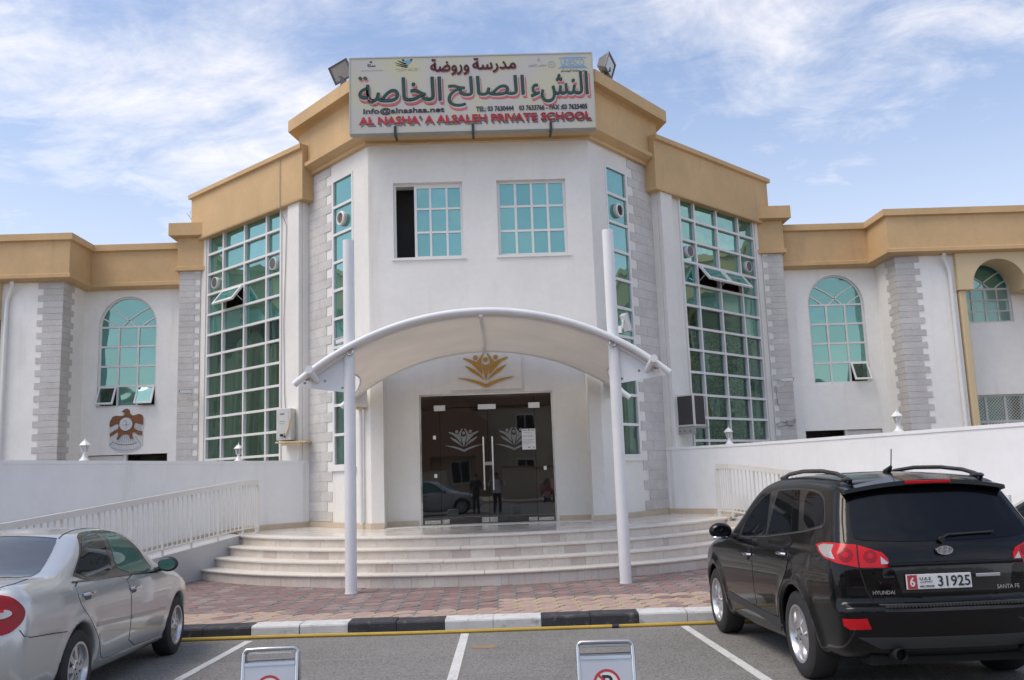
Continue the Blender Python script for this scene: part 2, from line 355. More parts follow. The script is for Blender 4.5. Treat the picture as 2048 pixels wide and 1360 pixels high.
# kerbstones: painted two black, two white
KB_ = material('black_kerb_paint', (0.035, 0.036, 0.042), 0.7, var=0.2, vscale=3, stain=0.8, sscale=(8, 8, 9), stain_col=(0.22, 0.21, 0.20), bump=0.3, bscale=50)
KW_ = material('white_kerb_paint', (0.60, 0.60, 0.59), 0.7, var=0.08, vscale=3, stain=0.9, sscale=(7, 7, 9), stain_col=(0.17, 0.17, 0.16), bump=0.3, bscale=50)
KERB = thing('kerb', '', ''); del KERB['label']; del KERB['category']; struct(KERB)
kerb_mesh = {}
for kind, mt in (('w', KW_), ('b', KB_)):
    mb = MB(); L = 0.298; pr_ = [(0, -0.06), (0.0, 0.115), (0.008, 0.133), (0.028, 0.142), (0.30, 0.146), (0.30, -0.06)]
    vs = [(sx*L, py, pz) for sx in (-1, 1) for py, pz in pr_]; n = len(pr_)
    fs = [(i, (i+1) % n, n+(i+1) % n, n+i) for i in range(n)]+[tuple(range(n))[::-1], tuple(range(n, 2*n))]
    mb.add(vs, fs); o = obj('kerbstone', mb, mt, KERB, smooth=False); kerb_mesh[kind] = o.data; bpy.data.objects.remove(o)
ang = math.atan(KR)
for i in range(-26, 27):
    x = -2.95+0.302+0.604*i; kind = 'w' if (i//2) % 2 == 0 else 'b'
    o = bpy.data.objects.new('kerbstone', kerb_mesh[kind]); COL.objects.link(o); o.parent = KERB
    o.location = (x+random.uniform(-.002, .002), kerb_y(x)+random.uniform(-.006, .006), random.uniform(-.004, .004)); o.rotation_euler = (random.uniform(-.01, .01), 0, ang+random.uniform(-.006, .006))
# pavers: octagons with small squares between
PMR = [material('red_paver_%d' % i, c, 0.85, var=0.10, vscale=5, fine=0.12, fscale=70, bump=0.3, bscale=90) for i, c in enumerate(((0.235, 0.145, 0.138), (0.26, 0.17, 0.16), (0.22, 0.15, 0.145), (0.28, 0.21, 0.195)))]
PMD = material('dark_grey_paver', (0.185, 0.18, 0.172), 0.85, var=0.12, vscale=6, fine=0.1, fscale=70)
PMY = material('yellow_paver', (0.42, 0.33, 0.215), 0.85, var=0.10, vscale=6, fine=0.1, fscale=70)
PMP = [material('faded_pink_paver_%d' % i, c, 0.85, var=0.08, vscale=5, fine=0.1, fscale=70) for i, c in enumerate(((0.38, 0.27, 0.235), (0.40, 0.30, 0.25)))]
PP = 0.272; OC = 0.090; G = 0.004
def octo(h):
    a = PP/2-G; c = OC; return [(-a+c, -a), (a-c, -a), (a, -a+c), (a, a-c), (a-c, a), (-a+c, a), (-a, a-c), (-a, -a+c)]
def paver_mesh(poly):
    mb = MB(); n = len(poly); inn = [(x*0.94, y*0.94) for x, y in poly]
    vs = [(x, y, -0.03) for x, y in poly]+[(x, y, -0.004) for x, y in poly]+[(x, y, 0) for x, y in inn]
    fs = [(i, (i+1) % n, n+(i+1) % n, n+i) for i in range(n)]+[(n+i, n+(i+1) % n, 2*n+(i+1) % n, 2*n+i) for i in range(n)]+[tuple(range(2*n, 3*n))]
    mb.add(vs, fs); return mb
OCT = {m.name: paver_mesh(octo(0)) for m in PMR+PMP}
q = OC-G*1.2
SQ = {m.name: paver_mesh([(0, -q), (q, 0), (0, q), (-q, 0)]) for m in (PMD, PMY)}
pm = {}
for d in (OCT, SQ):
    for nme, b in d.items():
        me = b.mesh('paver'); me.materials.append(bpy.data.materials[nme]); pm[nme] = (me, b)
STC = Vector((-0.10, 2.88)); STR = [6.86, 6.53, 6.20, 5.88]     # centre and radii of the curved steps
cand = []
rnd = random.Random(3)
for j in range(-2, 26):
    for i in range(-60, 61):
        for half in (0, 1):
            x = (i+0.5*half)*PP; y = YK+0.44+(j+0.5*half)*PP+KR*x
            if y < kerb_y(x)+0.40 or y > 2.0: continue
            rr = (Vector((x, y))-STC).length
            if rr < STR[0]-0.12 and x > -5.3: continue
            if x < -5.4 and y > -1.4: continue
            if x > 5.4 and y > -1.4: continue
            if abs(x) > 15: continue
            border = (y-kerb_y(x) < 0.82) or (0.15 < x < 6 and y-kerb_y(x) < 1.62) or (x < -2.75 and y-kerb_y(x) < 1.25)
            if half == 0: nm = rnd.choice(PMP).name if border and rnd.random() < 0.93 else rnd.choice(PMR).name
            else: nm = 'yellow_paver' if (border and rnd.random() < .92) else 'dark_grey_paver'
            D = (Vector((x, y))-Vector((CAM.x, CAM.y))).length
            cand.append((D*(1.0 if half == 0 else 1.9)+(50 if abs(x-0.2)/D > .6 else 0), x, y, nm))
cand.sort()
rest = {}
for idx, (D, x, y, nm) in enumerate(cand):
    z = pav_z(y)+rnd.uniform(-.003, .003)
    if idx < 296:
        o = bpy.data.objects.new('paver', pm[nm][0]); COL.objects.link(o); o.parent = PAVE
        o.location = (x, y, z); o.rotation_euler = (rnd.gauss(0, .008), rnd.gauss(0, .008), ang+rnd.gauss(0, .01))
    else:
        b = rest.setdefault(nm, MB()); src = pm[nm][1]; ca, sa = math.cos(ang), math.sin(ang)
        b.add([(x+v[0]*ca-v[1]*sa, y+v[0]*sa+v[1]*ca, z+v[2]) for v in src.v], src.f)
allb = MB(); mats_ = []
for k_, (nm, b) in enumerate(rest.items()): allb.add(b.v, b.f, k_); mats_.append(bpy.data.materials[nm])
stuff(obj('distant_pavers', allb, mats_, PAVE, fix=False))
EDGE = material('pavement_concrete', (0.40, 0.355, 0.31), 0.9, var=0.08, vscale=3, fine=0.12, fscale=60)
mb = MB()
for x0, x1 in ((-30, 30),):
    n = 40
    for i in range(n+1):
        x = x0+(x1-x0)*i/n; mb.v += [(x, kerb_y(x)+0.29, 0.136), (x, kerb_y(x)+0.42, 0.140)]
    mb.f += [(2*i, 2*i+2, 2*i+3, 2*i+1) for i in range(n)]
obj('mortar_strip', mb, EDGE, PAVE)
# yellow hose along the kerb foot
HOSE = material('yellow_hose', (0.50, 0.33, 0.05), 0.5, var=0.12, vscale=5)
h = thing('hose', 'long yellow hose lying on the asphalt along the foot of the kerb', 'hose', (0, YK-0.1, 0))
pts = [(-9, 0.1), (-6, 0.06), (-3.77, 0.0), (-2.7, -0.005), (-0.37, -0.075), (1.56, -0.085), (2.6, -0.06), (5, -0.03), (9, 0.02)]
path = []
for a, b in zip(pts[:-1], pts[1:]):
    for k in range(8):
        t = k/8; s_ = t*t*(3-2*t); x = a[0]+(b[0]-a[0])*t; path.append((x, kerb_y(x)-0.135+(a[1]+(b[1]-a[1])*s_)+0.008*math.sin(x*1.7)-(YK-0.1), 0.026))
obj('hose_pipe', MB().tube(path, 0.023, 8), HOSE, h, smooth=True)
x = 1.56; obj('hose_joint', MB().tube([(x-.04, kerb_y(x)-.135-.085-(YK-.1), .026), (x+.04, kerb_y(x)-.137-.085-(YK-.1), .026)], 0.031, 10), BLACKP, h, smooth=True)

# ------------------------------------------------------------------ school building
FZ = 0.91
A = Vector((2.39, 0.0)); B = Vector((4.13, 2.10)); K0 = Vector((4.27, 1.98)); KD = Vector((0.7265, 0.687)).normalized(); KEND = K0+KD*4.60
LAB = (B-A).length
SCH = thing('school_building', 'two storey white and tan school with a bowed centre and teal glass', 'building', (0, 3, 0))
SCH.matrix_world
def part(name, mb, mat, parent=SCH, **kw):
    o = obj(name, mb, mat, parent, **kw)
    if parent is SCH: o.matrix_parent_inverse = Matrix.Translation((0, -3, 0))
    return o
def mirp(path, s): return list(path) if s > 0 else [(-p[0], p[1]) for p in reversed(path)]
def wallpanel(p, q, z0, z1, th, holes, s, name='wall', mat=WHITE, proud=0.0):
    L = (Vector(q)-Vector(p)).length
    a, b = mirp([tuple(p), tuple(q)], s)
    hs = holes if s > 0 else [[(L-u, v) for u, v in h_] for h_ in holes]
    return part(name, MB().prism(rect(0, L, z0, z1), hs, -th, proud, frame(a, b)), mat), frame(a, b), L
def window(name_frame, fr, mullions, rects, thick, w_frame, panes, w_pane, pane_mat, mat=ALU, tilt=0.009, arch_=None):
    """frame bars as one mesh, each pane its own child; bars are (u0,u1,v0,v1)"""
    mb = MB()
    for (u0, u1, v0, v1) in rects: mb.prism(rect(u0, u1, v0, v1), [], w_frame-thick, w_frame, fr)
    if arch_: arch_(mb)
    f = part(name_frame, mb, mat)
    for pn in panes:
        poly, pmt = (pn if isinstance(pn[0], (list, tuple)) and isinstance(pn[1], bpy.types.Material) else (pn, pane_mat))
        cu = sum(p[0] for p in poly)/len(poly); cv = sum(p[1] for p in poly)/len(poly)
        b = MB().prism([(p[0]-cu, p[1]-cv) for p in poly], [], -0.003, 0.003, Matrix.Identity(4))
        o = obj('pane', b, pmt, f)
        o.matrix_local = fr @ Matrix.Translation((cu, cv, w_pane)) @ Euler((random.gauss(0, tilt), random.gauss(0, tilt), 0)).to_matrix().to_4x4()
    return f
def bars(u0, u1, v0, v1, us, vs_, t, edge):
    """outer frame plus bars at us and vs_, no two coplanar overlaps: verticals run full height, rails sit between them"""
    out = [(u0, u0+edge, v0, v1), (u1-edge, u1, v0, v1)]
    xs = [u0+edge]+[x for c in us for x in (c-t/2, c+t/2)]+[u1-edge]
    for c in us: out.append((c-t/2, c+t/2, v0, v1))
    for i in range(0, len(xs), 2):
        out.append((xs[i], xs[i+1], v0, v0+edge)); out.append((xs[i], xs[i+1], v1-edge, v1))
        for c in vs_: out.append((xs[i], xs[i+1], c-t/2, c+t/2))
    return out
def cells(u0, u1, v0, v1, us, vs_):
    X = [u0]+list(us)+[u1]; Y = [v0]+list(vs_)+[v1]
    return {(i, j): rect(X[i]+.004, X[i+1]-.004, Y[j]+.004, Y[j+1]-.004) for i in range(len(X)-1) for j in range(len(Y)-1)}

# front face of the tower with its entrance niche
WZ0, WZ1 = 6.525, 8.19; WX0, WX1 = 0.37, 1.855
fA = frame((-A.x, 0), (A.x, 0))
holes = [rect(A.x-WX1, A.x-WX0, WZ0, WZ1), rect(A.x+WX0, A.x+WX1, WZ0, WZ1), rect(A.x-2.13, A.x+2.13, FZ+0.004, 4.80)]
wallpanel((-A.x, 0), (A.x, 0), FZ-0.9, 9.3, 0.5, holes, 1)
DX0, DX1, DZ1 = -1.43, 1.42, 3.65
mbn = MB().prism(rect(-2.13, 2.13, FZ-0.5, 4.8), [rect(DX0, DX1, FZ-0.4, DZ1)], -0.2, 0, frame((0, 0.502), (1, 0.502))); part('wall', mbn, WHITE)
# two upper windows
for s in (-1, 1):
    u0, u1 = (A.x-WX1, A.x-WX0) if s < 0 else (A.x+WX0, A.x+WX1)
    if s < 0:
        us = [u0+.43+.355*k for k in (1, 2)]; gl0 = u0+0.44
        rs = bars(gl0, u1, WZ0, WZ1-.05, us, [WZ0+.58, WZ0+1.1], 0.045, 0.055)+[(u0, u0+.05, WZ0, WZ1), (u0+.05, u1, WZ1-.05, WZ1), (u0+.05, gl0, WZ0, WZ0+.04)]
        cl = cells(gl0+.03, u1-.03, WZ0+.03, WZ1-.08, us, [WZ0+.58, WZ0+1.1])
    else:
        us = [u0+.05+.348*k for k in (1, 2, 3)]
        rs = bars(u0, u1, WZ0, WZ1, us, [WZ0+.56, WZ0+1.10], 0.05, 0.06)
        cl = cells(u0+.03, u1-.03, WZ0+.03, WZ1-.03, us, [WZ0+.56, WZ0+1.10])
    window('window', fA, None, rs, 0.05, -0.10, list(cl.values()), -0.125, TEAL_W)
    part('window_sill', MB().box(u0-A.x-.05, u1-A.x+.05, -0.035, 0.1, WZ0-.05, WZ0-.003), WHITE)
# dark room behind the slid-open sash
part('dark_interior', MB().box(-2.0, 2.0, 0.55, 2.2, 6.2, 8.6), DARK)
# oblique faces, strip windows, stone quoins
SROW = [2.25+0.641*k for k in range(1, 10)]
for s in (-1, 1):
    _, fo, L = wallpanel(A, B, FZ-0.9, 9.3, 0.28, [rect(0.62, 1.53, 2.19, 8.68)], s)
    U = (lambda u: u) if s > 0 else (lambda u: L-u)
    u0, u1 = sorted((U(0.62), U(1.53)))
    rs = bars(u0, u1, 2.19, 8.68, [], SROW, 0.06, 0.06)
    cl = cells(u0+.03, u1-.03, 2.22, 8.65, [], SROW)
    pn = [(c, TEAL) if j > 2 else (c, TEAL_C) for (i, j), c in cl.items()]
    f = window('strip_window', fo, None, rs, 0.07, 0.012, pn, -0.035, TEAL)
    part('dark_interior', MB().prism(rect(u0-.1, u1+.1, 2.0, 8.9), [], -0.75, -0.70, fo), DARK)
    part('window_sill', MB().prism(rect(u0-.06, u1+.06, 2.11, 2.186), [], -0.05, 0.05, fo), WHITE)
    # round exhaust fan in the second pane from the top
    c = fo @ Vector(((u0+u1)/2+(-.02 if s < 0 else .03), 8.65-.96, 0.0)); nrm = (fo.to_3x3() @ Vector((0, 0, 1)))
    mt = Matrix.Translation(c) @ nrm.to_track_quat('Z', 'Y').to_matrix().to_4x4()
    fan = part('exhaust_fan', MB().lathe([(0.10, -.06), (0.155, -.06), (0.165, 0.0), (0.165, .05), (0.15, .065), (0.125, .065), (0.12, .02), (0.0, .015)], 28, mt), ALU, smooth=True)
    mbf = MB()
    for k in range(9): mbf.box(-.11, .11, -.012+(k-4)*.026, .000+(k-4)*.026, .03, .036, mt)
    obj('fan_face', MB().lathe([(.122, .024), (.0, .026)], 24, mt), material('fan_bronze_face', (.20, .15, .11), .5) if s < 0 else material('fan_dark_face', (.02, .025, .035), .4), fan)
    o = obj('fan_louvre', mbf, material('fan_bronze', (0.26, 0.19, 0.14), 0.5) if s < 0 else BLACKP, fan)
    # stone courses
    H = 0.2165; z = FZ+0.12; j = 0
    while z < 9.02:
        a = 1.58 if j % 2 == 0 else 1.80; h_ = min(H, 9.03-z)
        cuts = [a, a+0.52+random.uniform(-.04, .04), LAB-0.002] if j % 2 == 0 else [a, LAB-0.002]
        for c0, c1 in zip(cuts[:-1], cuts[1:]):
            e0, e1 = sorted((U(c0+.002), U(c1-.002)))
            o = part('stone_block', MB().prism(rect(e0, e1, z+.0035, z+h_-.003), [], -0.01, 0.014+random.uniform(-.0015, .0015), fo), random.choice(STONES))
        z += H; j += 1
    part('stone_backing', MB().prism(rect(*sorted((U(1.86), U(LAB-.012))), FZ+.02, 9.02), [], -0.004, 0.009, fo), MORTAR)
    # tower flank behind the oblique face and the pilaster beside the curtain wall
    wallpanel(B, (3.80, 3.9), FZ-0.9, 9.3, 0.28, [], s)
    a, b = mirp([tuple(K0-KD*0.12), tuple(KEND)], s); fk = frame(a, b); LK = 4.72
    U = (lambda u: u+.12) if s > 0 else (lambda u: LK-(u+.12))
    CW0, CW1, CT = 0.74, 4.215, 8.545
    part('wall', MB().prism(rect(0, LK, -0.1, 9.0), [rect(*sorted((U(CW0), U(CW1))), 1.35, CT)], -0.30, 0, fk), WHITE)
    part('pilaster', MB().prism(rect(*sorted((U(-0.10), U(0.36))), 0.0, 8.60), [], 0.004, 0.11, fk), WHITE, bevel=0.012)
    part('wall_edge_band', MB().prism(rect(*sorted((U(4.26), U(4.56))), 0.0, 8.60), [], 0.004, 0.05, fk), WHITE, bevel=0.01)
    # curtain wall
    FANG = MATS.get('fan_grey') or material('fan_grey', (0.10, 0.105, 0.11), 0.45)
    rows = [CT-0.03-0.5425*k for k in range(1, 13)]; cols = [CW1-.80, CW1-1.83, CW1-2.83]
    us = sorted(U(c) for c in cols); u0, u1 = sorted((U(CW0), U(CW1)))
    rs = bars(u0, u1, 1.35, CT, us, sorted(rows), 0.058, 0.06)
    cl = cells(u0+.03, u1-.03, 1.38, CT-.03, us, sorted(rows))
    nrow = 13; openings = {(1, 3)} if s < 0 else {(1, 3), (2, 3)}
    pn = []
    for (i, j), c in cl.items():
        r_from_top = nrow-1-j
        if (i, r_from_top) in openings: continue
        oi = i if s < 0 else 3-i            # 0 = outermost column
        lim = 5 if s < 0 else (6 if oi == 0 else 5)
        pn.append((c, TEAL if r_from_top < lim else TEAL_C))  # lower panes clear, so the added reflection stand-ins show
    cw = window('curtain_wall', fk, None, rs, 0.10, 0.035, pn, -0.045, TEAL, tilt=0.010)
    # open top-hung sashes
    SASH = 38
    for (i, r) in openings:
        j = nrow-1-r; X = [u0+.03]+us+[u1-.03]; Y = [1.38]+sorted(rows)+[CT-.03]
        w_ = X[i+1]-X[i]-.05; h_ = Y[j+1]-Y[j]-.05
        piv = fk @ Matrix.Translation(((X[i]+X[i+1])/2, Y[j+1]-.03, .045)) @ Matrix.Rotation(-math.radians(SASH), 4, 'X')
        sash = obj('open_sash', MB().prism(rect(-w_/2, w_/2, -h_, 0), [rect(-w_/2+.07, w_/2-.07, -h_+.07, -.07)], -.025, .025, piv), ALU, cw)
        obj('pane', MB().prism(rect(-w_/2+.07, w_/2-.07, -h_+.07, -.07), [], -.004, .004, piv), TEAL_W, cw)
        for sx in (-1, 1):
            p0 = piv @ Vector((sx*w_*.46, -h_*.6, -.02)); p1 = fk @ Vector(((X[i]+X[i+1])/2+sx*w_*.46, Y[j]+.12, 0))
            obj('sash_stay', MB().tube([p0, p1], .009, 6), STEEL, cw)
    # exhaust fans in two panes
    for oi, du in ((3, 0.0), (0, 0.0)):
        i = oi if s < 0 else 3-oi; j = nrow-1-2; X = [u0+.03]+us+[u1-.03]; Y = [1.38]+sorted(rows)+[CT-.03]
        c = fk @ Vector(((X[i]+X[i+1])/2+du, (Y[j]+Y[j+1])/2, -.03)); nrm = (fk.to_3x3() @ Vector((0, 0, 1)))
        mt = Matrix.Translation(c) @ nrm.to_track_quat('Z', 'Y').to_matrix().to_4x4()
        f = obj('exhaust_fan', MB().lathe([(0.09, -.04), (0.145, -.04), (0.150, 0.04), (0.150, .085), (0.145, .092), (0.135, .092), (0.132, .07), (0.0, .066)], 26, mt), ALU, cw, smooth=True); obj('fan_face', MB().lathe([(0.132, .078), (0.05, .082), (0.0, .083)], 22, mt), FANG, cw)
    # folds and leaves added behind the lower panes to stand in for reflections
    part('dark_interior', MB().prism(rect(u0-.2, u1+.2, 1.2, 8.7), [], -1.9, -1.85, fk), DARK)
    if s < 0:
        b = MB(); n = 130; vs = []
        for k in range(n+1):
            u = u0+(u1-u0)*k/n; fold = 0.10*math.sin(k*.55)+0.05*math.sin(k*1.31+1)
            top = 5.75-0.9*abs((k/n)*2.0-0.9)+0.1*math.sin(k*.2)
            for v, q_ in ((1.3, 1.0), (2.6, .9), (3.9, .55), (top, .15)): vs.append(fk @ Vector((u+(.25*(v-3) if v > 3 else 0)*.15, v, -0.28+fold*q_)))
        b.add(vs, [(4*k+j, 4*k+4+j, 4*k+5+j, 4*k+1+j) for k in range(n) for j in range(3)])
        part('reflection_folds', b, material('olive_reflection', (0.26, 0.265, 0.20), 0.8, var=0.2, vscale=1.2, stain=.5, sscale=(1.5, 1.5, .3), stain_col=(0.10, 0.115, 0.085)), smooth='all', fix=False)  # invented folds imitating distorted reflections in the left bay
    else:
        b = MB(); rr = random.Random(11); leafm = [material('reflection_leaf_%d' % k, c, 0.5) for k, c in enumerate(((0.035, 0.065, 0.028), (0.15, 0.19, 0.085), (0.018, 0.035, 0.016)))]
        for k in range(2600):
            u = rr.uniform(u0-.1, u1+.1); lim = 5.3+0.45*math.sin(u*1.7)+.3*math.sin(u*4.1)
            v = rr.uniform(1.2, lim); w_ = rr.uniform(-.9, -.22); sz = rr.uniform(.06, .19)
            mt = fk @ Matrix.Translation((u, v, w_)) @ Euler((rr.uniform(-1, 1), rr.uniform(-1, 1), rr.uniform(0, 6))).to_matrix().to_4x4()
            b.add([mt @ Vector(p) for p in ((-sz, 0, 0), (0, -sz*.45, .01), (sz, 0, 0), (0, sz*.45, .01))], [(0, 1, 2, 3)], rr.choice((0, 0, 0, 1, 2, 2, 2)))
        stuff(part('reflection_leaves', b, leafm, fix=False))  # invented leaves imitating dark tree reflections in the right bay
    # tan parapet of the bay
    P0 = K0-KD*0.35; P1 = KEND+KD*0.06; P2 = P1+Vector((-KD.y, KD.x))*1.2
    prof = [(-.2, 8.43), (.17, 8.43), (.18, 8.47), (.18, 9.62), (.25, 9.65), (.25, 9.76), (-.2, 9.76)]
    part('parapet', MB().sweep(mirp([P0, P1, P2], s), prof), TAN)
    # stone pier at the end of the bay
    part('pier', MB().box(*sorted((s*7.58, s*8.13)), 5.0, 5.75, -0.1, 7.62), WHITE)
    H = 0.1615; z = 2.2; j = 0
    while z < 7.58:
        x0 = 7.60 if j % 2 == 0 else 7.72; e0, e1 = sorted((s*x0, s*8.128))
        part('stone_block', MB().box(e0, e1, 4.986, 5.01, z+.003, min(z+H-.003, 7.58)), random.choice(STONES)); z += H; j += 1
    prof = [(-.1, 7.58), (.10, 7.60), (.10, 7.70), (.05, 7.72), (.05, 8.50), (.24, 8.53), (.24, 8.87), (-.2, 8.87)]
    part('pier_cap', MB().sweep(mirp([(7.3, 5.0), (8.13, 5.0), (8.13, 5.9)], s), prof), TAN)
    # wing wall with its arched window
    WXC, WR = 9.65, 0.775; x0w = 8.13
    hl = [arch(WXC-x0w, 4.05, 6.22, WR, 24, 0.83), rect(0.39, 2.48, 0.2, 2.79)]
    _, fw_, Lw = wallpanel((x0w, 5.45), (10.82, 5.45), -0.1, 8.2, 0.25, hl, s, mat=WHITE_LIFTED)
    U = (lambda u: u) if s > 0 else (lambda u: Lw-u)
    uc = U(WXC-x0w); a0, a1 = uc-WR, uc+WR; t = 0.05
    us = [uc-.26, uc+.26]; vrow = [4.62, 5.155, 5.69]
    cl = cells(a0+.02, a1-.02, 4.07, 6.22, us, vrow)
    openw = {(0, 0), (2, 0)} if s < 0 else {(2, 0)}
    pn = [c for kx, c in cl.items() if kx not in openw]
    def muntin(mb, p0, p1, bulge, w, fr):
        a_, b_ = Vector(p0), Vector(p1); d = b_-a_; nn = Vector((-d.y, d.x)).normalized(); L1, L2 = [], []
        for k in range(9):
            t = k/8; c = a_+d*t+nn*bulge*4*t*(1-t); L1.append(tuple(c+nn*w*.5)); L2.append(tuple(c-nn*w*.5))
        mb.prism(L1+L2[::-1], [], -0.126, -0.084, fr)
    def head_bars(mb, uc, v, sc, fr, w=.034):
        for sg in (-1, 1):
            muntin(mb, (uc+sg*-.59*sc, v+.55*sc), (uc+sg*.20*sc, v-.0), .05*sg*sc, w, fr)
            muntin(mb, (uc+sg*-.745*sc, v+.27*sc), (uc+sg*-.33*sc, v), .025*sg*sc, w, fr)
    def head(mb, uc=uc, fr=fw_, v=6.22):
        o_ = [(uc+WR*math.cos(PI*k/24), v+.83*math.sin(PI*k/24)) for k in range(25)]
        i_ = [(uc+(WR-.045)*math.cos(PI*k/24), v+(.785)*math.sin(PI*k/24)) for k in range(25)]
        mb.prism(o_+i_[::-1], [], -0.131, -0.079, fr)
        head_bars(mb, uc, v, 1.0, fr)
    rs = bars(a0, a1, 4.05, 6.25, us, vrow, t, t)
    win = window('arched_window', fw_, None, rs, 0.05, -0.08, pn, -0.11, TEAL_W, arch_=head)
    hp = [(WR-.03)*math.cos(PI*k/24) for k in range(25)]
    poly = [(uc+(WR-.03)*math.cos(PI*k/24), 6.24+.79*math.sin(PI*k/24)) for k in range(25)]
    b = MB().prism(poly, [], -0.116, -0.110, fw_); obj('pane', b, TEAL_W, win)
    X = [a0+.02]+us+[a1-.02]
    for (i, j) in openw:
        w_ = X[i+1]-X[i]-.03; h_ = .54
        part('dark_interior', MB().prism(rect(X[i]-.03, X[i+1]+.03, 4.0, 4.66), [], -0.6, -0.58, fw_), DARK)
        piv = fw_ @ Matrix.Translation(((X[i]+X[i+1])/2, 4.60, -.06)) @ Matrix.Rotation(-math.radians(27), 4, 'X')
        obj('open_sash', MB().prism(rect(-w_/2, w_/2, -h_, 0), [rect(-w_/2+.045, w_/2-.045, -h_+.045, -.045)], -.02, .02, piv), ALU, win)
        obj('pane', MB().prism(rect(-w_/2+.045, w_/2-.045, -h_+.045, -.045), [], -.004, .004, piv), TEAL_C if s > 0 or i == 0 else TEAL_W, win)
    # lower door: half dark opening, half closed leaf
    dmid = U(0.39+1.13); d0, d1 = sorted((U(0.39), U(2.48)))
    inner0, inner1 = (dmid, d1) if s < 0 else (d0, dmid)
    part('dark_interior', MB().prism(rect(inner0, inner1, 0.1, 2.79), [], -1.2, -1.15, fw_), material('dim_corridor', (0.10, 0.10, 0.085), .9, var=.3, vscale=3))
    o0, o1 = (d0, dmid) if s < 0 else (dmid, d1)
    part('door_leaf', MB().prism(rect(o0, o1, 0.1, 2.77), [], -0.14, -0.10, fw_), WHITE)
    part('door_post', MB().prism(rect(dmid-.04, dmid+.04, 0.1, 2.79), [], -0.16, -0.06, fw_), ALU)
    # salient wing end
    wallpanel((10.82, 5.45), (10.82, 4.2), -0.1, 8.2, 0.25, [], s, mat=WHITE_LIFTED)
    wallpanel((10.82, 4.2), (12.36, 4.2), -0.1, 8.2, 0.25, [], s, mat=WHITE_LIFTED)
    H = 0.1615; z = 2.2; j = 0
    while z < 7.24:
        x1 = 11.45 if j % 2 == 0 else 11.31; y1 = 4.66 if j % 2 == 1 else 4.80; zt = min(z+H-.003, 7.25)
        e0, e1 = sorted((s*10.806, s*x1)); part('stone_block', MB().box(e0, e1, 4.186, 4.21, z+.003, zt), random.choice(STONES))
        e0, e1 = sorted((s*10.806, s*10.83)); part('stone_block', MB().box(e0, e1, 4.212, y1, z+.004, zt), random.choice(STONES))
        z += H; j += 1
    prof = [(-.1, 7.22), (.20, 7.24), (.30, 7.28), (.30, 7.37), (.25, 7.39), (.25, 8.23), (.33, 8.26), (.33, 8.43), (-.2, 8.43)]
    part('cornice', MB().sweep(mirp([(7.9, 5.45), (10.82, 5.45), (10.82, 4.2), (17.5, 4.2)], s), prof), TAN)
    # arched portal with slender post
    a, b = mirp([(12.36, 4.06), (15.6, 4.06)], s); fp = frame(a, b); LP = 3.24
    U = (lambda u: u) if s > 0 else (lambda u: LP-u)
    uc = U(1.10)
    hole = [(uc-.70, 6.20), (uc-.70, 6.38)]+[(uc+.70*math.cos(PI-PI*k/20), 6.38+.68*math.sin(PI-PI*k/20)) for k in range(21)]+[(uc+.70, 6.38), (uc+.70, 6.20)]
    outer = [(0, 6.26), (uc-.70, 6.26), (uc-.70, 6.38)]+[(uc+.70*math.cos(PI-PI*k/20), 6.38+.68*math.sin(PI-PI*k/20)) for k in range(1, 20)]+[(uc+.70, 6.38), (uc+.70, 6.26), (LP, 6.26), (LP, 7.26), (0, 7.26)]
    part('portal_arch', MB().prism(outer, [], -0.80, 0, fp), CREAM)
    for uu in (0.13, 2.15):
        e = U(uu); part('portal_post', MB().prism(rect(e-.09, e+.09, -.1, 6.262), [], -0.24, -0.06, fp), CREAM, bevel=0.03)
    wl = frame(*mirp([(12.30, 4.90), (17.5, 4.90)], s)); LL = 5.2
    U = (lambda u: u) if s > 0 else (lambda u: LL-u)
    ucw = U(1.22); hl = [arch(ucw, 5.50, 6.42, .70, 20, .72), rect(*sorted((U(.42), U(2.5))), 2.35, 3.56)]
    part('wall', MB().prism(rect(0, LL, -.1, 8.2), hl, -.2, 0, wl), WHITE_LIFTED)
    part('wall', MB().prism(rect(0, .44, -.1, 8.2), [], -.05, 0, frame(*mirp([(12.36, 4.20), (12.36, 4.90)], -1) if False else (((12.357*s, 4.455), (12.357*s, 4.90)) if s > 0 else ((12.357*s, 4.90), (12.357*s, 4.455))))), WHITE)
    us = [ucw-.35, ucw, ucw+.35]; rs = bars(ucw-.70, ucw+.70, 5.50, 6.45, us, [5.82, 6.12], .035, .05)
    def head2(mb, uc=ucw, fr=wl):
        o_ = [(uc+.70*math.cos(PI*k/20), 6.42+.72*math.sin(PI*k/20)) for k in range(21)]; i_ = [(uc+.66*math.cos(PI*k/20), 6.42+.68*math.sin(PI*k/20)) for k in range(21)]
        mb.prism(o_+i_[::-1], [], -0.131, -0.079, fr)
        head_bars(mb, uc, 6.42, .88, fr)
    cl = cells(ucw-.68, ucw+.68, 5.52, 6.42, us, [5.82, 6.12])
    win = window('arched_window', wl, None, rs, .05, -.08, list(cl.values()), -.11, TEAL_W, arch_=head2)
    obj('pane', MB().prism([(ucw+.67*math.cos(PI*k/20), 6.44+.69*math.sin(PI*k/20)) for k in range(21)], [], -.116, -.11, wl), TEAL_W, win)
    u0, u1 = sorted((U(.42), U(2.5))); us = [u0+(u1-u0)*k/4 for k in (1, 2, 3)]
    rs = bars(u0, u1, 2.35, 3.56, us, [2.85], .06, .05); cl = cells(u0+.03, u1-.03, 2.38, 3.53, us, [2.85])
    win2 = window('grille_window', wl, None, rs, .05, -.08, [(c, TEAL_C) for c in cl.values()], -.11, TEAL_C)
    part('dark_interior', MB().prism(rect(u0-.1, u1+.1, 2.2, 3.7), [], -.6, -.57, wl), DARK)
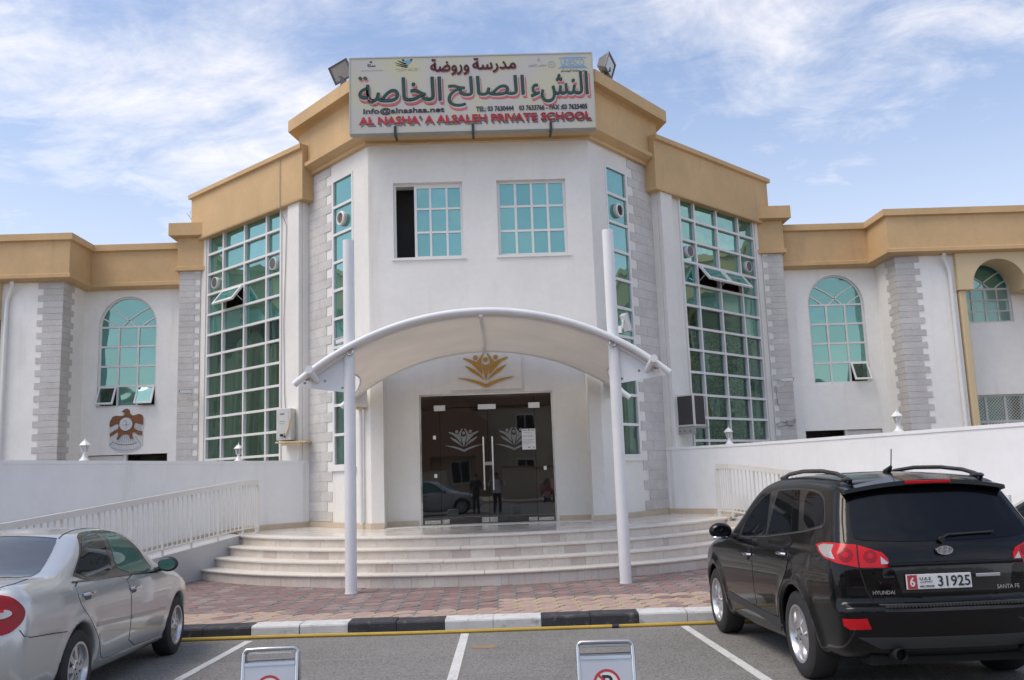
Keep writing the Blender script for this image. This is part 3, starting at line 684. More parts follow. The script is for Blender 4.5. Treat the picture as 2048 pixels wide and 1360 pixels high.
    # diagonal security mesh in front of both windows
    def lattice(u0, u1, v0, v1, step, w, both):
        b = MB()
        for sg in ((1, -1) if both else (1,)):
            k = -int((v1-v0)/step)-1
            while u0+k*step < u1+(v1-v0):
                ua, va, ub, vb = u0+k*step, v1, u0+k*step+(v1-v0), v0
                if sg < 0: va, vb = v0, v1
                pts = []
                for (x_, y_) in ((ua, va), (ub, vb)): pts.append([x_, y_])
                sl = (vb-va)/(ub-ua)
                if pts[0][0] < u0: pts[0] = [u0, va+sl*(u0-ua)]
                if pts[1][0] > u1: pts[1] = [u1, va+sl*(u1-ua)]
                if pts[1][0]-pts[0][0] > .02: b.tube([wl @ Vector((*pts[0], w+.006*sg)), wl @ Vector((*pts[1], w+.006*sg))], .0055, 4, caps=False)
                k += 1
        return b
    stuff(part('security_mesh', lattice(u0, u1, 2.37, 3.54, .085, -.045, True), ALU))
    stuff(part('security_mesh', lattice(ucw-.66, ucw+.66, 5.52, 6.40, .075, -.045, False), ALU))
    # rainwater pipe
    x = 12.20*s; pth = [(x-.17*s, 3.98, 7.22), (x-.17*s, 4.05, 7.12), (x-.10*s, 4.10, 6.98), (x-.02*s, 4.13, 6.80), (x, 4.13, 6.6), (x, 4.13, 0.1)]
    part('downpipe', MB().tube(pth, .05, 10), ALU, smooth=True)

# tower cornice and parapet
TP = [(-3.78, 3.9), (-B.x, B.y), (-A.x, A.y), (A.x, A.y), (B.x, B.y), (3.78, 3.9)]
prof = [(-.25, 9.03), (.09, 9.05), (.09, 9.12), (.13, 9.14), (.27, 9.21), (.27, 9.30), (.17, 9.33), (.17, 10.17), (.22, 10.20), (.40, 10.21), (.40, 10.49), (-.25, 10.49)]
part('tower_parapet', MB().sweep(TP, prof), TAN)
ROOFM = material('flat_roof', (0.45, 0.42, 0.38), 0.9)
part('roof', MB().prism([(-4.0, 3.6), (-4.0, 2.1), (-2.3, .2), (2.3, .2), (4.0, 2.1), (4.0, 3.6)], [], 9.6, 9.7, Matrix.Identity(4)), ROOFM)
for s in (-1, 1):
    pl = [(3.7, 3.0), (4.4, 2.3), (7.4, 5.2), (8.1, 5.7), (10.9, 5.7), (10.9, 4.45), (17.4, 4.45), (17.4, 20), (0.0, 20), (0.0, 3.0)]
    part('roof', MB().prism([(s*x, y) for x, y in pl], [], 7.9, 8.0, Matrix.Identity(4)), ROOFM)
    wallpanel((17.4, 4.6), (17.4, 20), -0.1, 8.2, .25, [], s)
part('wall', MB().box(-17.3, 17.3, 19.75, 20.0, -.1, 8.2), WHITE)
# skirting tiles round the entrance
SKIRT = material('beige_skirting_tile', (0.55, 0.46, 0.355), 0.35, var=0.08, vscale=3, fine=0.04, fscale=30)
for s in (-1, 1):
    part('skirting', MB().sweep(mirp([(2.13, 0.502), (2.13, 0.0), (A.x, 0.0), (B.x, B.y), (3.95, 3.0)] if False else [(2.13, 0.0), (A.x, 0.0), (B.x, B.y), (4.05, 2.6)], s), [(0, FZ), (.026, FZ), (.026, FZ+.11), (0, FZ+.11)]), SKIRT)
    e0, e1 = ((-2.13, DX0-.05) if s < 0 else (DX1+.05, 2.13))
    part('skirting', MB().box(e0, e1, .474, .50, FZ, FZ+.11), SKIRT)
# cable and pipe runs on the left pilaster
CAB = material('grey_cable', (0.35, 0.34, 0.33), .6)
q_ = lambda t, z, w=.02: tuple((frame((-KEND.x, KEND.y), (-K0.x, K0.y)) @ Vector((4.6-t, z, w))))
part('wall_cable', MB().tube([q_(.55, 9.6, .2), q_(.55, 8.4, .2), q_(.53, 8.0), q_(.60, 6.5), q_(.64, 5.6), q_(.60, 4.0), q_(.50, 2.9), q_(.45, 2.2)], .009, 5), CAB)
part('wall_pipe', MB().tube([(-2.62, .16, 1.0), (-2.62, .16, 4.1)], .04, 8), ALU, smooth=True)
part('junction_box', MB().box(-2.70, -2.54, .02, .16, 3.35, 3.66), CREAM, bevel=.01)

# ------------------------------------------------------------------ glass entrance door
DOOR = thing('entrance_door', 'smoked glass double entrance door with steel handles under the canopy', 'door', (0, 0.55, FZ))
def dpart(name, mb, mat, parent=DOOR, **kw):
    o = obj(name, mb, mat, parent, **kw)
    if parent is DOOR: o.matrix_parent_inverse = Matrix.Translation((0, -0.55, -FZ))
    return o
fd = frame((0, 0.60), (1, 0.60))
LEAF0, LEAF1, LZ = -1.00, 1.02, 3.36
for nme, (u0, u1, v0, v1) in (('side_light', (DX0+.035, LEAF0-.006, FZ+.02, DZ1-.04)), ('side_light', (LEAF1+.006, DX1-.035, FZ+.02, DZ1-.04)), ('transom_pane', (LEAF0, LEAF1, LZ+.006, DZ1-.04)),
                              ('door_leaf', (LEAF0, 0.006, FZ+.02, LZ-.006)), ('door_leaf', (0.014, LEAF1, FZ+.02, LZ-.006))):
    dpart(nme, MB().prism(rect(u0, u1, v0, v1), [], -.006, .006, fd), DOORGLASS)
fr_ = MB().prism([(DX0, FZ), (DX0, DZ1), (DX1, DZ1), (DX1, FZ), (DX1-.035, FZ), (DX1-.035, DZ1-.035), (DX0+.035, DZ1-.035), (DX0+.035, FZ)], [], -.05, .07, fd)
dpart('door_frame', fr_, STEEL)
dpart('threshold', MB().box(DX0+.035, DX1-.035, .52, .64, FZ+.001, FZ+.012), STEEL)
for x in (-.085, .105):
    dpart('handle', MB().tube([(x, .52, 1.60), (x, .52, 2.72)], .02, 10).tube([(x, .52, 1.75), (x, .595, 1.75)], .01, 6).tube([(x, .52, 2.55), (x, .595, 2.55)], .01, 6), STEEL, smooth=True)
for (u0, u1, v0, v1) in ((LEAF0-.12, LEAF0+.12, LZ-.06, LZ+.06), (-.18, .20, LZ-.055, LZ+.055), (LEAF1-.12, LEAF1+.12, LZ-.06, LZ+.06),
                         (LEAF0-.36, LEAF0-.02, FZ+.02, FZ+.10), (LEAF0+.01, LEAF0+.16, FZ+.02, FZ+.11), (-.16, -.006, FZ+.02, FZ+.13), (.014, .17, FZ+.02, FZ+.13), (LEAF1-.19, LEAF1-.01, FZ+.02, FZ+.10), (LEAF1+.02, LEAF1+.34, FZ+.02, FZ+.09)):
    dpart('patch_fitting', MB().prism(rect(u0, u1, v0, v1), [], -.02, .022, fd), STEEL, bevel=.004)
dpart('door_lock', MB().prism(rect(-.06, .10, 2.12, 2.19), [], -.02, .022, fd), STEEL, bevel=.004)
for (u, v) in ((-1.12, 2.74), (-1.11, 1.93), (1.21, 2.02)):
    dpart('bracket', MB().prism(rect(u-.03, u+.03, v-.04, v+.04), [], -.02, .02, fd), ALU, bevel=.003)
part('dark_interior', MB().box(-2.1, 2.1, 3.4, 3.45, FZ, 4.6), material('dim_lobby', (0.035, 0.033, 0.03), .9, var=.4, vscale=2))
part('lobby_floor', MB().box(-2.1, 2.1, .72, 3.4, FZ-.1, FZ-.002), material('lobby_floor_tile', (.12, .115, .11), .3))
# school emblem as closed outlines (unit: emblem half width = 1)
def crescent(p0, p1, bulge, t0, n=12):
    """tapering stroke from p0 to p1, bowed by bulge"""
    a, b = Vector(p0), Vector(p1); d = b-a; nn = Vector((-d.y, d.x)); up_, lo = [], []
    for k in range(n+1):
        t = k/n; c = a+d*t+nn*bulge*4*t*(1-t); w = t0*(math.sin(PI*min(1, .08+.92*t)*.5))*(1 if t > .1 else .3+7*t)
        up_.append(tuple(c+nn.normalized()*w*.5)); lo.append(tuple(c-nn.normalized()*w*.5))
    return up_+lo[::-1]
def circ(c, r, n=20): return [(c[0]+r*math.cos(2*PI*k/n), c[1]+r*math.sin(2*PI*k/n)) for k in range(n)]
def emblem():
    sh = []
    for s in (-1, 1):
        sh.append([(s*x, y) for x, y in crescent((-1.0, -.30), (0.0, -.60), .045, .115)] if s > 0 else [(-x, y) for x, y in crescent((-1.0, -.30), (0.0, -.60), .045, .115)])
        sh.append([(s*x, y) for x, y in [(.74, .14), (.60, .10), (.38, -.02), (.12, -.28), (.07, -.36), (.10, -.36), (.30, -.22), (.55, -.06), (.72, .11)]])
        sh.append([(s*x, y) for x, y in [(.80, .38), (.78, .43), (.55, .36), (.31, .26), (.20, .42), (.10, .56), (.05, .58), (.05, .54), (.14, .34), (.16, .14), (.13, -.10), (.12, -.20), (.22, -.10), (.36, .06), (.55, .24)]])
        sh.append([(s*.36+x, .42+y) for x, y in circ((0, 0), .085)])
    sh.append(circ((0, .34), .085))
    sh.append([(-.12, .22), (-.06, .16), (0, .14), (.06, .16), (.12, .22), (.13, .08), (.07, -.16), (0, -.42), (-.07, -.16), (-.13, .08)])
    return sh
def put_shapes(shapes, fr, cx, cz, sc, w0, w1):
    b = MB()
    for sh in shapes: b.prism([(cx+x*sc, cz+y*sc) for x, y in sh], [], w0, w1, fr)
    return b
FROST = material('frosted_film', (0.17, 0.18, 0.185), .6)
for cxx in (-.50, .57):
    dpart('etched_emblem', put_shapes(emblem(), fd, cxx, 2.68, .40, .0065, .008), FROST)
# emblem board over the door
fl = frame((0, 0.50), (1, 0.50))
EB = thing('emblem_board', 'white board with a golden open book emblem above the entrance door', 'emblem', (0, .46, 4.1))
def eb(name, mb, mat):
    o = obj(name, mb, mat, EB); o.matrix_parent_inverse = Matrix.Translation((0, -.46, -4.1)); return o
eb('board', MB().prism(rect(-.76, .78, 3.72, 4.70), [], .0, .03, fl), WHITE)
GOLD = material('golden_letter', (0.50, 0.27, 0.055), .35, var=.05, vscale=4, metal=.15)
eb('book_emblem', put_shapes(emblem(), fl, .015, 4.155, .60, .03, .05), GOLD)
# paper notice
PAPER = material('white_paper', (0.72, 0.72, 0.74), .7)
nz = thing('paper_notice', 'white paper notice stuck on the right leaf of the glass door', 'notice', (.90, .58, 2.4))
o = obj('sheet', MB().prism(rect(.74, 1.03, 2.42, 2.86), [], .0075, .009, fd), PAPER, nz); o.matrix_parent_inverse = Matrix.Translation((-.90, -.58, -2.4))
b = MB(); INK = material('grey_print', (.16, .16, .18), .8); rr = random.Random(5)
b.prism(rect(.87, .91, 2.815, 2.845), [], .009, .0094, fd); b.prism(rect(.755, .85, 2.822, 2.836), [], .009, .0094, fd); b.prism(rect(.93, 1.015, 2.822, 2.836), [], .009, .0094, fd)
for k in range(9):
    v = 2.775-k*.03
    if k in (1, 4): continue
    b.prism(rect(.765, .765+rr.uniform(.12, .24), v, v+.006), [], .009, .0094, fd)
b.prism(rect(.86, .91, 2.455, 2.475), [], .009, .0094, fd); b.prism(rect(.97, 1.0, 2.455, 2.475), [], .009, .0094, fd)
o = obj('print', b, INK, nz); o.matrix_parent_inverse = Matrix.Translation((-.90, -.58, -2.4))
# ------------------------------------------------------------------ terrace and curved steps
MARB = material('polished_marble_floor', (0.70, 0.675, 0.63), 0.14, var=0.05, vscale=1.5, fine=0.03, fscale=18, rvar=.05)
TREADM = material('cream_marble_tread', (0.70, 0.655, 0.59), 0.35, var=0.05, vscale=2, fine=0.04, fscale=30, stain=.2, sscale=(4, 4, 4), stain_col=(.45, .4, .34))
RIS = [material('marble_riser_%d' % i, c, 0.5, var=0.07, vscale=4, fine=0.06, fscale=40, stain=.3, sscale=(6, 6, 2), stain_col=(.40, .34, .29)) for i, c in
       enumerate(((0.63, 0.57, 0.505), (0.615, 0.55, 0.485), (0.65, 0.595, 0.53), (0.635, 0.585, 0.525), (0.53, 0.46, 0.41)))]
NOSE_Z = [0.385, 0.560, 0.735, FZ]
def arcpt(r, a): return (STC.x+r*math.sin(a), STC.y-r*math.cos(a))
EA = [(-math.radians(53.5), math.radians(53.5)), (-math.radians(54.0), math.radians(54.0)), (-math.radians(54.4), math.radians(54.4)), (-math.radians(55), math.radians(55))]
pts = [arcpt(STR[3]-.03, EA[3][0]+(EA[3][1]-EA[3][0])*k/48) for k in range(49)]
terr = pts+[(5.6, 1.4), (4.4, 2.6), (4.1, 2.1), (2.39, .004), (2.13, .004), (2.13, .5), (-2.13, .5), (-2.13, .004), (-2.39, .004), (-4.1, 2.1), (-4.4, 2.6), (-5.6, 1.4)]
TERR = struct(obj('terrace', MB().prism(terr, [], 0.0, FZ-.002, Matrix.Identity(4)), MARB))
JOINT = material('floor_joint', (.42, .39, .36), .6)
b = MB()
STEPS = thing('entrance_steps', 'four curved cream marble steps leading up to the entrance terrace', 'steps', (0, -3, .15))
def sp_(name, mb, mat, **kw):
    o = obj(name, mb, mat, STEPS, **kw); o.matrix_parent_inverse = Matrix.Translation((0, 3, -.15)); return o
core = MB()
rr = random.Random(21)
for i, r in enumerate(STR):
    z1 = NOSE_Z[i]; z0 = 0.15 if i == 0 else NOSE_Z[i-1]; a0, a1 = EA[i]
    n = 40
    core.add([(*arcpt(r-.028, a0+(a1-a0)*k/n), zz) for k in range(n+1) for zz in (0.05, z1-.04)]+[(*arcpt(4.5, a0+(a1-a0)*k/n), z1-.04) for k in range(n+1)],
             [(2*k, 2*k+2, 2*k+3, 2*k+1) for k in range(n)]+[(2*k+1, 2*k+3, 2*(n+1)+k+1, 2*(n+1)+k) for k in range(n)])
    # riser tiles
    a = a0
    while a < a1-.004:
        w = rr.choice((.30, .42, .32, .26, .12, .38))/r; e = min(a+w, a1)
        m = 3; ring = [a+.0003+(e-a-.0005)*k/m for k in range(m+1)]; zt = z1-.045; zb = z0-(.06 if i == 0 else .0)
        ro = r-.012+rr.uniform(-.002, .002)
        vs = [(*arcpt(ro, t), zz) for t in ring for zz in (zb, zt)]+[(*arcpt(ro-.02, t), zz) for t in ring for zz in (zb, zt)]
        k2 = 2*(m+1); fs = [(2*k, 2*k+2, 2*k+3, 2*k+1) for k in range(m)]+[(2*k+1, 2*k+3, k2+2*k+3, k2+2*k+1) for k in range(m)]+[(0, 1, k2+1, k2), (2*m, k2+2*m, k2+2*m+1, 2*m+1)]
        sp_('riser_tile', MB().add(vs, fs), rr.choice(RIS+RIS[:3]+RIS[2:3]*2))
        a = e
    # tread slabs with a rounded nose
    a = a0; dep = .40 if i < 3 else .36
    pr_ = [(-dep, -.04), (0.018, -.04), (.026, -.030), (.028, -.018), (.024, -.006), (.014, 0.0), (-dep, 0.0)]
    while a < a1-.004:
        w = .92/r; e = min(a+w, a1); m = 6; ring = [a+.0006+(e-a-.0012)*k/m for k in range(m+1)]
        vs = [(*arcpt(r+o_, t), z1+z_) for t in ring for o_, z_ in pr_]; q_ = len(pr_)
        fs = [(k*q_+j, (k+1)*q_+j, (k+1)*q_+(j+1) % q_, k*q_+(j+1) % q_) for k in range(m) for j in range(q_)]+[tuple(range(q_))[::-1], tuple(m*q_+j for j in range(q_))]
        sp_('tread', MB().add(vs, fs), TREADM, smooth=True); a = e
core_o = sp_('step_core', core, BED)
# stepped cheeks at both ends of the stair
for s in (-1, 1):
    for i, r in enumerate(STR):
        a = EA[i][0] if s < 0 else EA[i][1]; p = Vector(arcpt(r+.01, a)); q2 = Vector(arcpt(r-.36, a)); tdir = (p-q2).normalized(); nd = Vector((-tdir.y, tdir.x))*(-1 if s < 0 else 1)
        nd = nd if nd.x*s > 0 else -nd
        o_ = p+nd*.24+tdir*.06; i_ = q2+nd*.24
        z1 = NOSE_Z[i]+.10 if i < 3 else FZ+.002
        sp_('cheek_tile', MB().prism([tuple(p+tdir*.05), tuple(o_), tuple(i_), tuple(q2)], [], 0.05, z1, Matrix.Identity(4)), rr.choice(RIS))

# ------------------------------------------------------------------ ramps, parapet walls, railings
RAMPM = material('pale_ramp_floor', (0.62, 0.62, 0.61), .6, var=.05, vscale=2, fine=.05, fscale=40)
RAMPS = material('grey_plinth_paint', (0.50, 0.50, 0.505), .8, var=.06, vscale=1, stain=.3, sscale=(2, 2, 1), stain_col=(.38, .37, .36), bump=.15, bscale=40)
def spline(P, n=6):
    P = [Vector(p) for p in P]; out = []
    for i in range(len(P)-1):
        p0 = P[max(i-1, 0)]; p1 = P[i]; p2 = P[i+1]; p3 = P[min(i+2, len(P)-1)]
        for k in range(n):
            t = k/n; out.append(0.5*((2*p1)+(p2-p0)*t+(2*p0-5*p1+4*p2-p3)*t*t+(3*p1-p0-3*p2+p3)*t*t*t))
    out.append(P[-1]); return out
EDGE_P = [(4.86, -.52), (5.22, -1.45), (5.80, -3.0), (6.42, -4.75), (7.05, -6.45)]
WALL_P = [(4.06, 2.02), (4.72, 1.36), (5.42, .35), (5.98, -.80), (6.66, -2.6), (7.40, -4.7), (8.10, -6.7)]
def ramp_z(y): return FZ-max(0.0, (-.52-y))*0.092*1.06
for s in (-1, 1):
    side = 'left' if s < 0 else 'right'
    e = spline(EDGE_P, 6); w = spline(WALL_P, 6)
    e = [(s*p.x, p.y) for p in e]; w = [(s*p.x, p.y) for p in w]
    # ramp floor and side
    n = len(e); b = MB(); wi = spline(WALL_P[2:6]+[(8.0, -6.4)], 6); wi = [(s*p.x, p.y) for p in wi]; m = min(n, len(wi))
    for k in range(m): b.v += [(*e[k], max(ramp_z(e[k][1]), .18)), (*wi[k], max(ramp_z(e[k][1]), .18))]
    b.f += [(2*k, 2*k+1, 2*k+3, 2*k+2) for k in range(m-1)]
    RP = struct(obj('ramp', b, RAMPM, fix=True))
    ex = [(s*5.72, -1.52)] if False else []
    b = MB()
    pth = [(s*4.90, -.47)]+list(e[1:m])
    for k, p in enumerate(pth):
        z = max(ramp_z(p[1]), .18); b.v += [(p[0]+.0*s, p[1], .0), (p[0], p[1], z+.004), (p[0]+.12*s, p[1]+.05, z+.004)]
    b.f += [f for k in range(len(pth)-1) for f in ((3*k, 3*k+1, 3*k+4, 3*k+3), (3*k+1, 3*k+2, 3*k+5, 3*k+4))]
    obj('ramp_side', b, RAMPS, RP)
    # parapet wall
    wt = thing('ramp_wall', 'plain white parapet wall behind the %s ramp, %s' % (side, 'in bluish shade left of the steps' if s < 0 else 'in brighter light behind the black car'), 'wall', (s*6, -1, 0), group=None)
    pth = w if s > 0 else w[::-1]
    b = MB().sweep(pth, [(0, -.2), (.0, 2.33), (.015, 2.335), (.015, 2.39), (-.17, 2.39), (-.17, -.2)])
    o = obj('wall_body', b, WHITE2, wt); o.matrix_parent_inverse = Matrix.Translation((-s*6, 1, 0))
    b = MB(); sk = spline(WALL_P, 6)
    zz = []
    pk = [(s*p.x, p.y) for p in sk]
    # skirting follows floor then ramp
    d_ = []
    for k, p in enumerate(sk):
        q0 = sk[max(k-1, 0)]; q1 = sk[min(k+1, len(sk)-1)]; d = (q1-q0).normalized(); nn = Vector((d.y, -d.x)); nn = nn if nn.x < 0 else -nn
        c = p+nn*.02; yy = p.y-1.2; z = max(ramp_z(yy), .18)
        b.v += [(s*c.x, c.y, z-.1), (s*c.x, c.y, z+.11), (s*p.x, p.y, z+.11)]
    b.f += [f for k in range(len(sk)-1) for f in ((3*k, 3*k+1, 3*k+4, 3*k+3), (3*k+1, 3*k+2, 3*k+5, 3*k+4))]
    o = obj('skirting', b, SKIRT, wt); o.matrix_parent_inverse = Matrix.Translation((-s*6, 1, 0))
    # railing
    rl = thing('ramp_railing', 'white metal railing with upright bars along the edge of the %s ramp' % side, 'railing', (s*5, -1, FZ), group=None)
    def rp(name, mb, **kw):
        o = obj(name, mb, RAILM, rl, **kw); o.matrix_parent_inverse = Matrix.Translation((-s*5, 1, -FZ)); return o
    if s < 0: RAILM = material('cream_white_rail_paint', (0.70, 0.69, 0.66), .45, var=.03, vscale=3, stain=.2, sscale=(8, 8, 3), stain_col=(.5, .42, .33))
    line = [Vector((4.78, .28)), Vector((4.86, -.46))]+[Vector((p.x+.03, p.y)) for p in spline(EDGE_P, 6)[1:]]
    L3 = [Vector((s*p.x, p.y, ramp_z(p.y))) for p in line]
    RH = 1.06
    def boxrail(h0, h1, wd):
        b = MB()
        for k, p in enumerate(L3):
            q0 = L3[max(k-1, 0)]; q1 = L3[min(k+1, len(L3)-1)]; d = (q1-q0); d.z = 0; d.normalize(); nn = Vector((d.y, -d.x, 0))*wd
            b.v += [p-nn+Vector((0, 0, h0)), p+nn+Vector((0, 0, h0)), p+nn+Vector((0, 0, h1)), p-nn+Vector((0, 0, h1))]
        m_ = len(L3); b.f += [(4*k+j, 4*k+4+j, 4*k+4+(j+1) % 4, 4*k+(j+1) % 4) for k in range(m_-1) for j in range(4)]+[(0, 1, 2, 3), tuple(4*(m_-1)+j for j in (3, 2, 1, 0))]
        return b
    rp('top_rail', boxrail(RH-.10, RH, .025)); rp('bottom_rail', boxrail(.10, .125, .012))
    # arc length sampling
    acc = [0.0]
    for a_, b_ in zip(L3[:-1], L3[1:]): acc.append(acc[-1]+(b_-a_).length)
    def at_len(t):
        for k in range(len(acc)-1):
            if t <= acc[k+1]: return L3[k].lerp(L3[k+1], (t-acc[k])/(acc[k+1]-acc[k]))
        return L3[-1]
    bm0 = MB().box(-.008, .008, -.016, .016, .124, RH-.099).mesh('baluster'); bm0.materials.append(RAILM)
    t = .13; k = 0
    while t < acc[-1]:
        p = at_len(t)
        if k % 6 == 5:
            rp('post', MB().box(p.x-.018, p.x+.018, p.y-.018, p.y+.018, p.z-.03, p.z+RH-.099))
        else:
            o = bpy.data.objects.new('baluster', bm0); COL.objects.link(o); o.parent = rl; o.location = Vector((p.x, p.y, p.z))-Vector((s*5, -1, FZ))
        t += .125; k += 1
    p = L3[0]; rp('post', MB().box(p.x-.035, p.x+.035, p.y-.035, p.y+.035, p.z, p.z+RH-.099)); rp('foot_plate', MB().box(p.x-.06, p.x+.06, p.y-.06, p.y+.06, p.z+.001, p.z+.014))

# ------------------------------------------------------------------ canopy
CAN = thing('entrance_canopy', 'white barrel canopy of fabric stretched between steel hoops on two tall posts', 'canopy', (0, -4.2, .18))
def cp(name, mb, mat=CANVAS_POLE, parent=None, **kw):
    o = obj(name, mb, mat, parent or CAN, **kw); o.matrix_parent_inverse = Matrix.Translation((0, 4.2, -.18)) if parent is None else Matrix.Identity(4); return o
PX, PY = 2.13, -4.28
for s in (-1, 1):
    zt = 5.83 if s > 0 else 5.78
    o = cp('post', MB().tube([(s*PX, PY, .16), (s*PX*1.0, PY, zt)], .092, 28), smooth=True)
    cp('post_collar', MB().lathe([(.0935, .17), (.10, .17), (.10, .185), (.0935, .185)], 28, Matrix.Translation((s*PX, PY, 0)), close=True), smooth=True)
RA, ZC_ = 4.60, -0.08
def ap(x, y, dr=0.0): return (x, y, ZC_+math.sqrt((RA+dr)**2-x*x))
FY, RY = -4.43, -0.13
hoop = lambda y, h, dr=0.0: [ap(-h+2*h*k/60, y, dr) for k in range(61)]
cp('front_hoop', MB().tube(hoop(FY, 2.98), .052, 14), smooth=True)
cp('rear_hoop', MB().tube([(x, y, z-.03) for x, y, z in hoop(RY, 2.98)], .055, 14), smooth=True)
cp('ridge_tube', MB().tube([ap(0, FY, -.07), ap(0, RY, -.08)], .032, 10), smooth=True)
FAB = bpy.data.materials.new('white_canvas'); FAB.use_nodes = True; t = FAB.node_tree; t.nodes.clear()
g = N(t, 'ShaderNodeNewGeometry'); nn_ = N(t, 'ShaderNodeTexNoise'); nn_.inputs['Scale'].default_value = 1.3; nn_.inputs['Detail'].default_value = 5; t.links.new(g.outputs['Position'], nn_.inputs['Vector'])
rmp = N(t, 'ShaderNodeMapRange'); rmp.inputs['From Min'].default_value = .3; rmp.inputs['From Max'].default_value = .7; rmp.inputs['To Min'].default_value = .88; rmp.inputs['To Max'].default_value = 1.05; t.links.new(nn_.outputs['Fac'], rmp.inputs['Value'])
mm = N(t, 'ShaderNodeMix', data_type='RGBA', blend_type='MULTIPLY'); mm.inputs[0].default_value = 1; mm.inputs[6].default_value = (.82, .80, .77, 1); t.links.new(rmp.outputs[0], mm.inputs[7])
d1 = N(t, 'ShaderNodeBsdfDiffuse'); d2 = N(t, 'ShaderNodeBsdfTranslucent'); t.links.new(mm.outputs[2], d1.inputs[0]); d2.inputs[0].default_value = (.78, .74, .68, 1)
ms = N(t, 'ShaderNodeMixShader'); ms.inputs[0].default_value = .42; t.links.new(d1.outputs[0], ms.inputs[1]); t.links.new(d2.outputs[0], ms.inputs[2])
oo = N(t, 'ShaderNodeOutputMaterial'); t.links.new(ms.outputs[0], oo.inputs[0])
b = MB(); nu, nv = 56, 24
for th_ in (0.0, -.006):
    for j in range(nv+1):
        v = j/nv; h_ = 2.80-.62*4*v*(1-v)*(1 if True else 0)-.0; h_ = 2.80-.50*math.sin(PI*v)**.9
        for i in range(nu+1):
            u = -1+2*i/nu; x = u*h_; sag = -.10*math.sin(PI*v)*(1-u*u*.5)
            X, Y, Z = ap(x, FY+(RY-FY)*v, -.055); b.v.append((X, Y, Z+sag+th_))
for L_ in range(2):
    o_ = L_*(nu+1)*(nv+1)
    b.f += [tuple(o_+q for q in ((j*(nu+1)+i, j*(nu+1)+i+1, (j+1)*(nu+1)+i+1, (j+1)*(nu+1)+i) if L_ == 0 else (j*(nu+1)+i, (j+1)*(nu+1)+i, (j+1)*(nu+1)+i+1, j*(nu+1)+i+1))) for j in range(nv) for i in range(nu)]
cp('fabric', b, FAB, smooth='all', fix=False)
for y_, dy in ((FY, .10), (RY, -.10)):
    bb = MB()
    pts = [ap(-2.78+5.56*k/48, y_+dy, -.075) for k in range(49)]
    bb.tube(pts, .022, 6); cp('keder_rail', bb, CANVAS_POLE, smooth=True)
for s in (-1, 1):
    # scalloped edge cable
    pts = []
    for j in range(nv+1):
        v = j/nv; h_ = 2.80-.50*math.sin(PI*v)**.9; X, Y, Z = ap(s*h_, FY+(RY-FY)*v, -.06); pts.append((X, Y, Z-.10*math.sin(PI*v)*.5-.01))
    cp('edge_cable', MB().tube(pts, .014, 6), STEEL, smooth=True)
    for y_, big in ((FY, 1), (RY, 0)):
        x1, x0 = s*2.78, s*PX; zt = ap(2.62, y_)[2]
        pl = [(x0, zt-.42), (x0, zt+.22), (s*2.30, zt+.10), (s*2.92, zt-.14), (s*2.94, zt-.30), (s*2.75, zt-.33)] if big else [(s*2.45, zt-.32), (s*2.45, zt+.06), (s*2.86, zt-.1), (s*2.86, zt-.28)]
        yb = PY if big else RY+.07
        o = cp('bracket_plate', MB().prism([(x, z) for x, z in pl], [], -.012, .012, Matrix(((1, 0, 0, 0), (0, 0, -1, yb), (0, 1, 0, 0), (0, 0, 0, 1)))), CANVAS_POLE)
        for bx, bz in (((s*2.52, zt-.22), (s*2.84, zt-.24), (s*2.24, zt-.34)) if big else ((s*2.7, zt-.2),)):
            cp('bolt', MB().lathe([(0, -.03), (.022, -.03), (.022, .0), (0, .0)], 8, Matrix.Translation((bx, yb-.012, bz)) @ Matrix.Rotation(PI/2, 4, 'X') @ Matrix.Rotation(0, 4, 'Z')), BLACKP)
        if big:
            c = ap(2.72, y_); cp('clamp_tube', MB().tube([(s*c[0], y_-.12, c[2]+.01), (s*(c[0]-.09), y_+.20, c[2]-.17), ], .05, 12), smooth=True)
            cp('clamp_cap', MB().tube([(s*c[0], y_-.125, c[2]+.012), (s*c[0], y_-.15, c[2]+.012)], .062, 14), smooth=True)
            a_ = ap(PX-.06, y_); cp('eye_ring', MB().lathe([(.05+.013*math.cos(k*PI/4), .013*math.sin(k*PI/4)) for k in range(8)], 14, Matrix.Translation((s*(PX-.03), y_+.03, a_[2]-.10)) @ Matrix.Rotation(PI/2, 4, 'X'), close=True), STEEL, smooth=True)

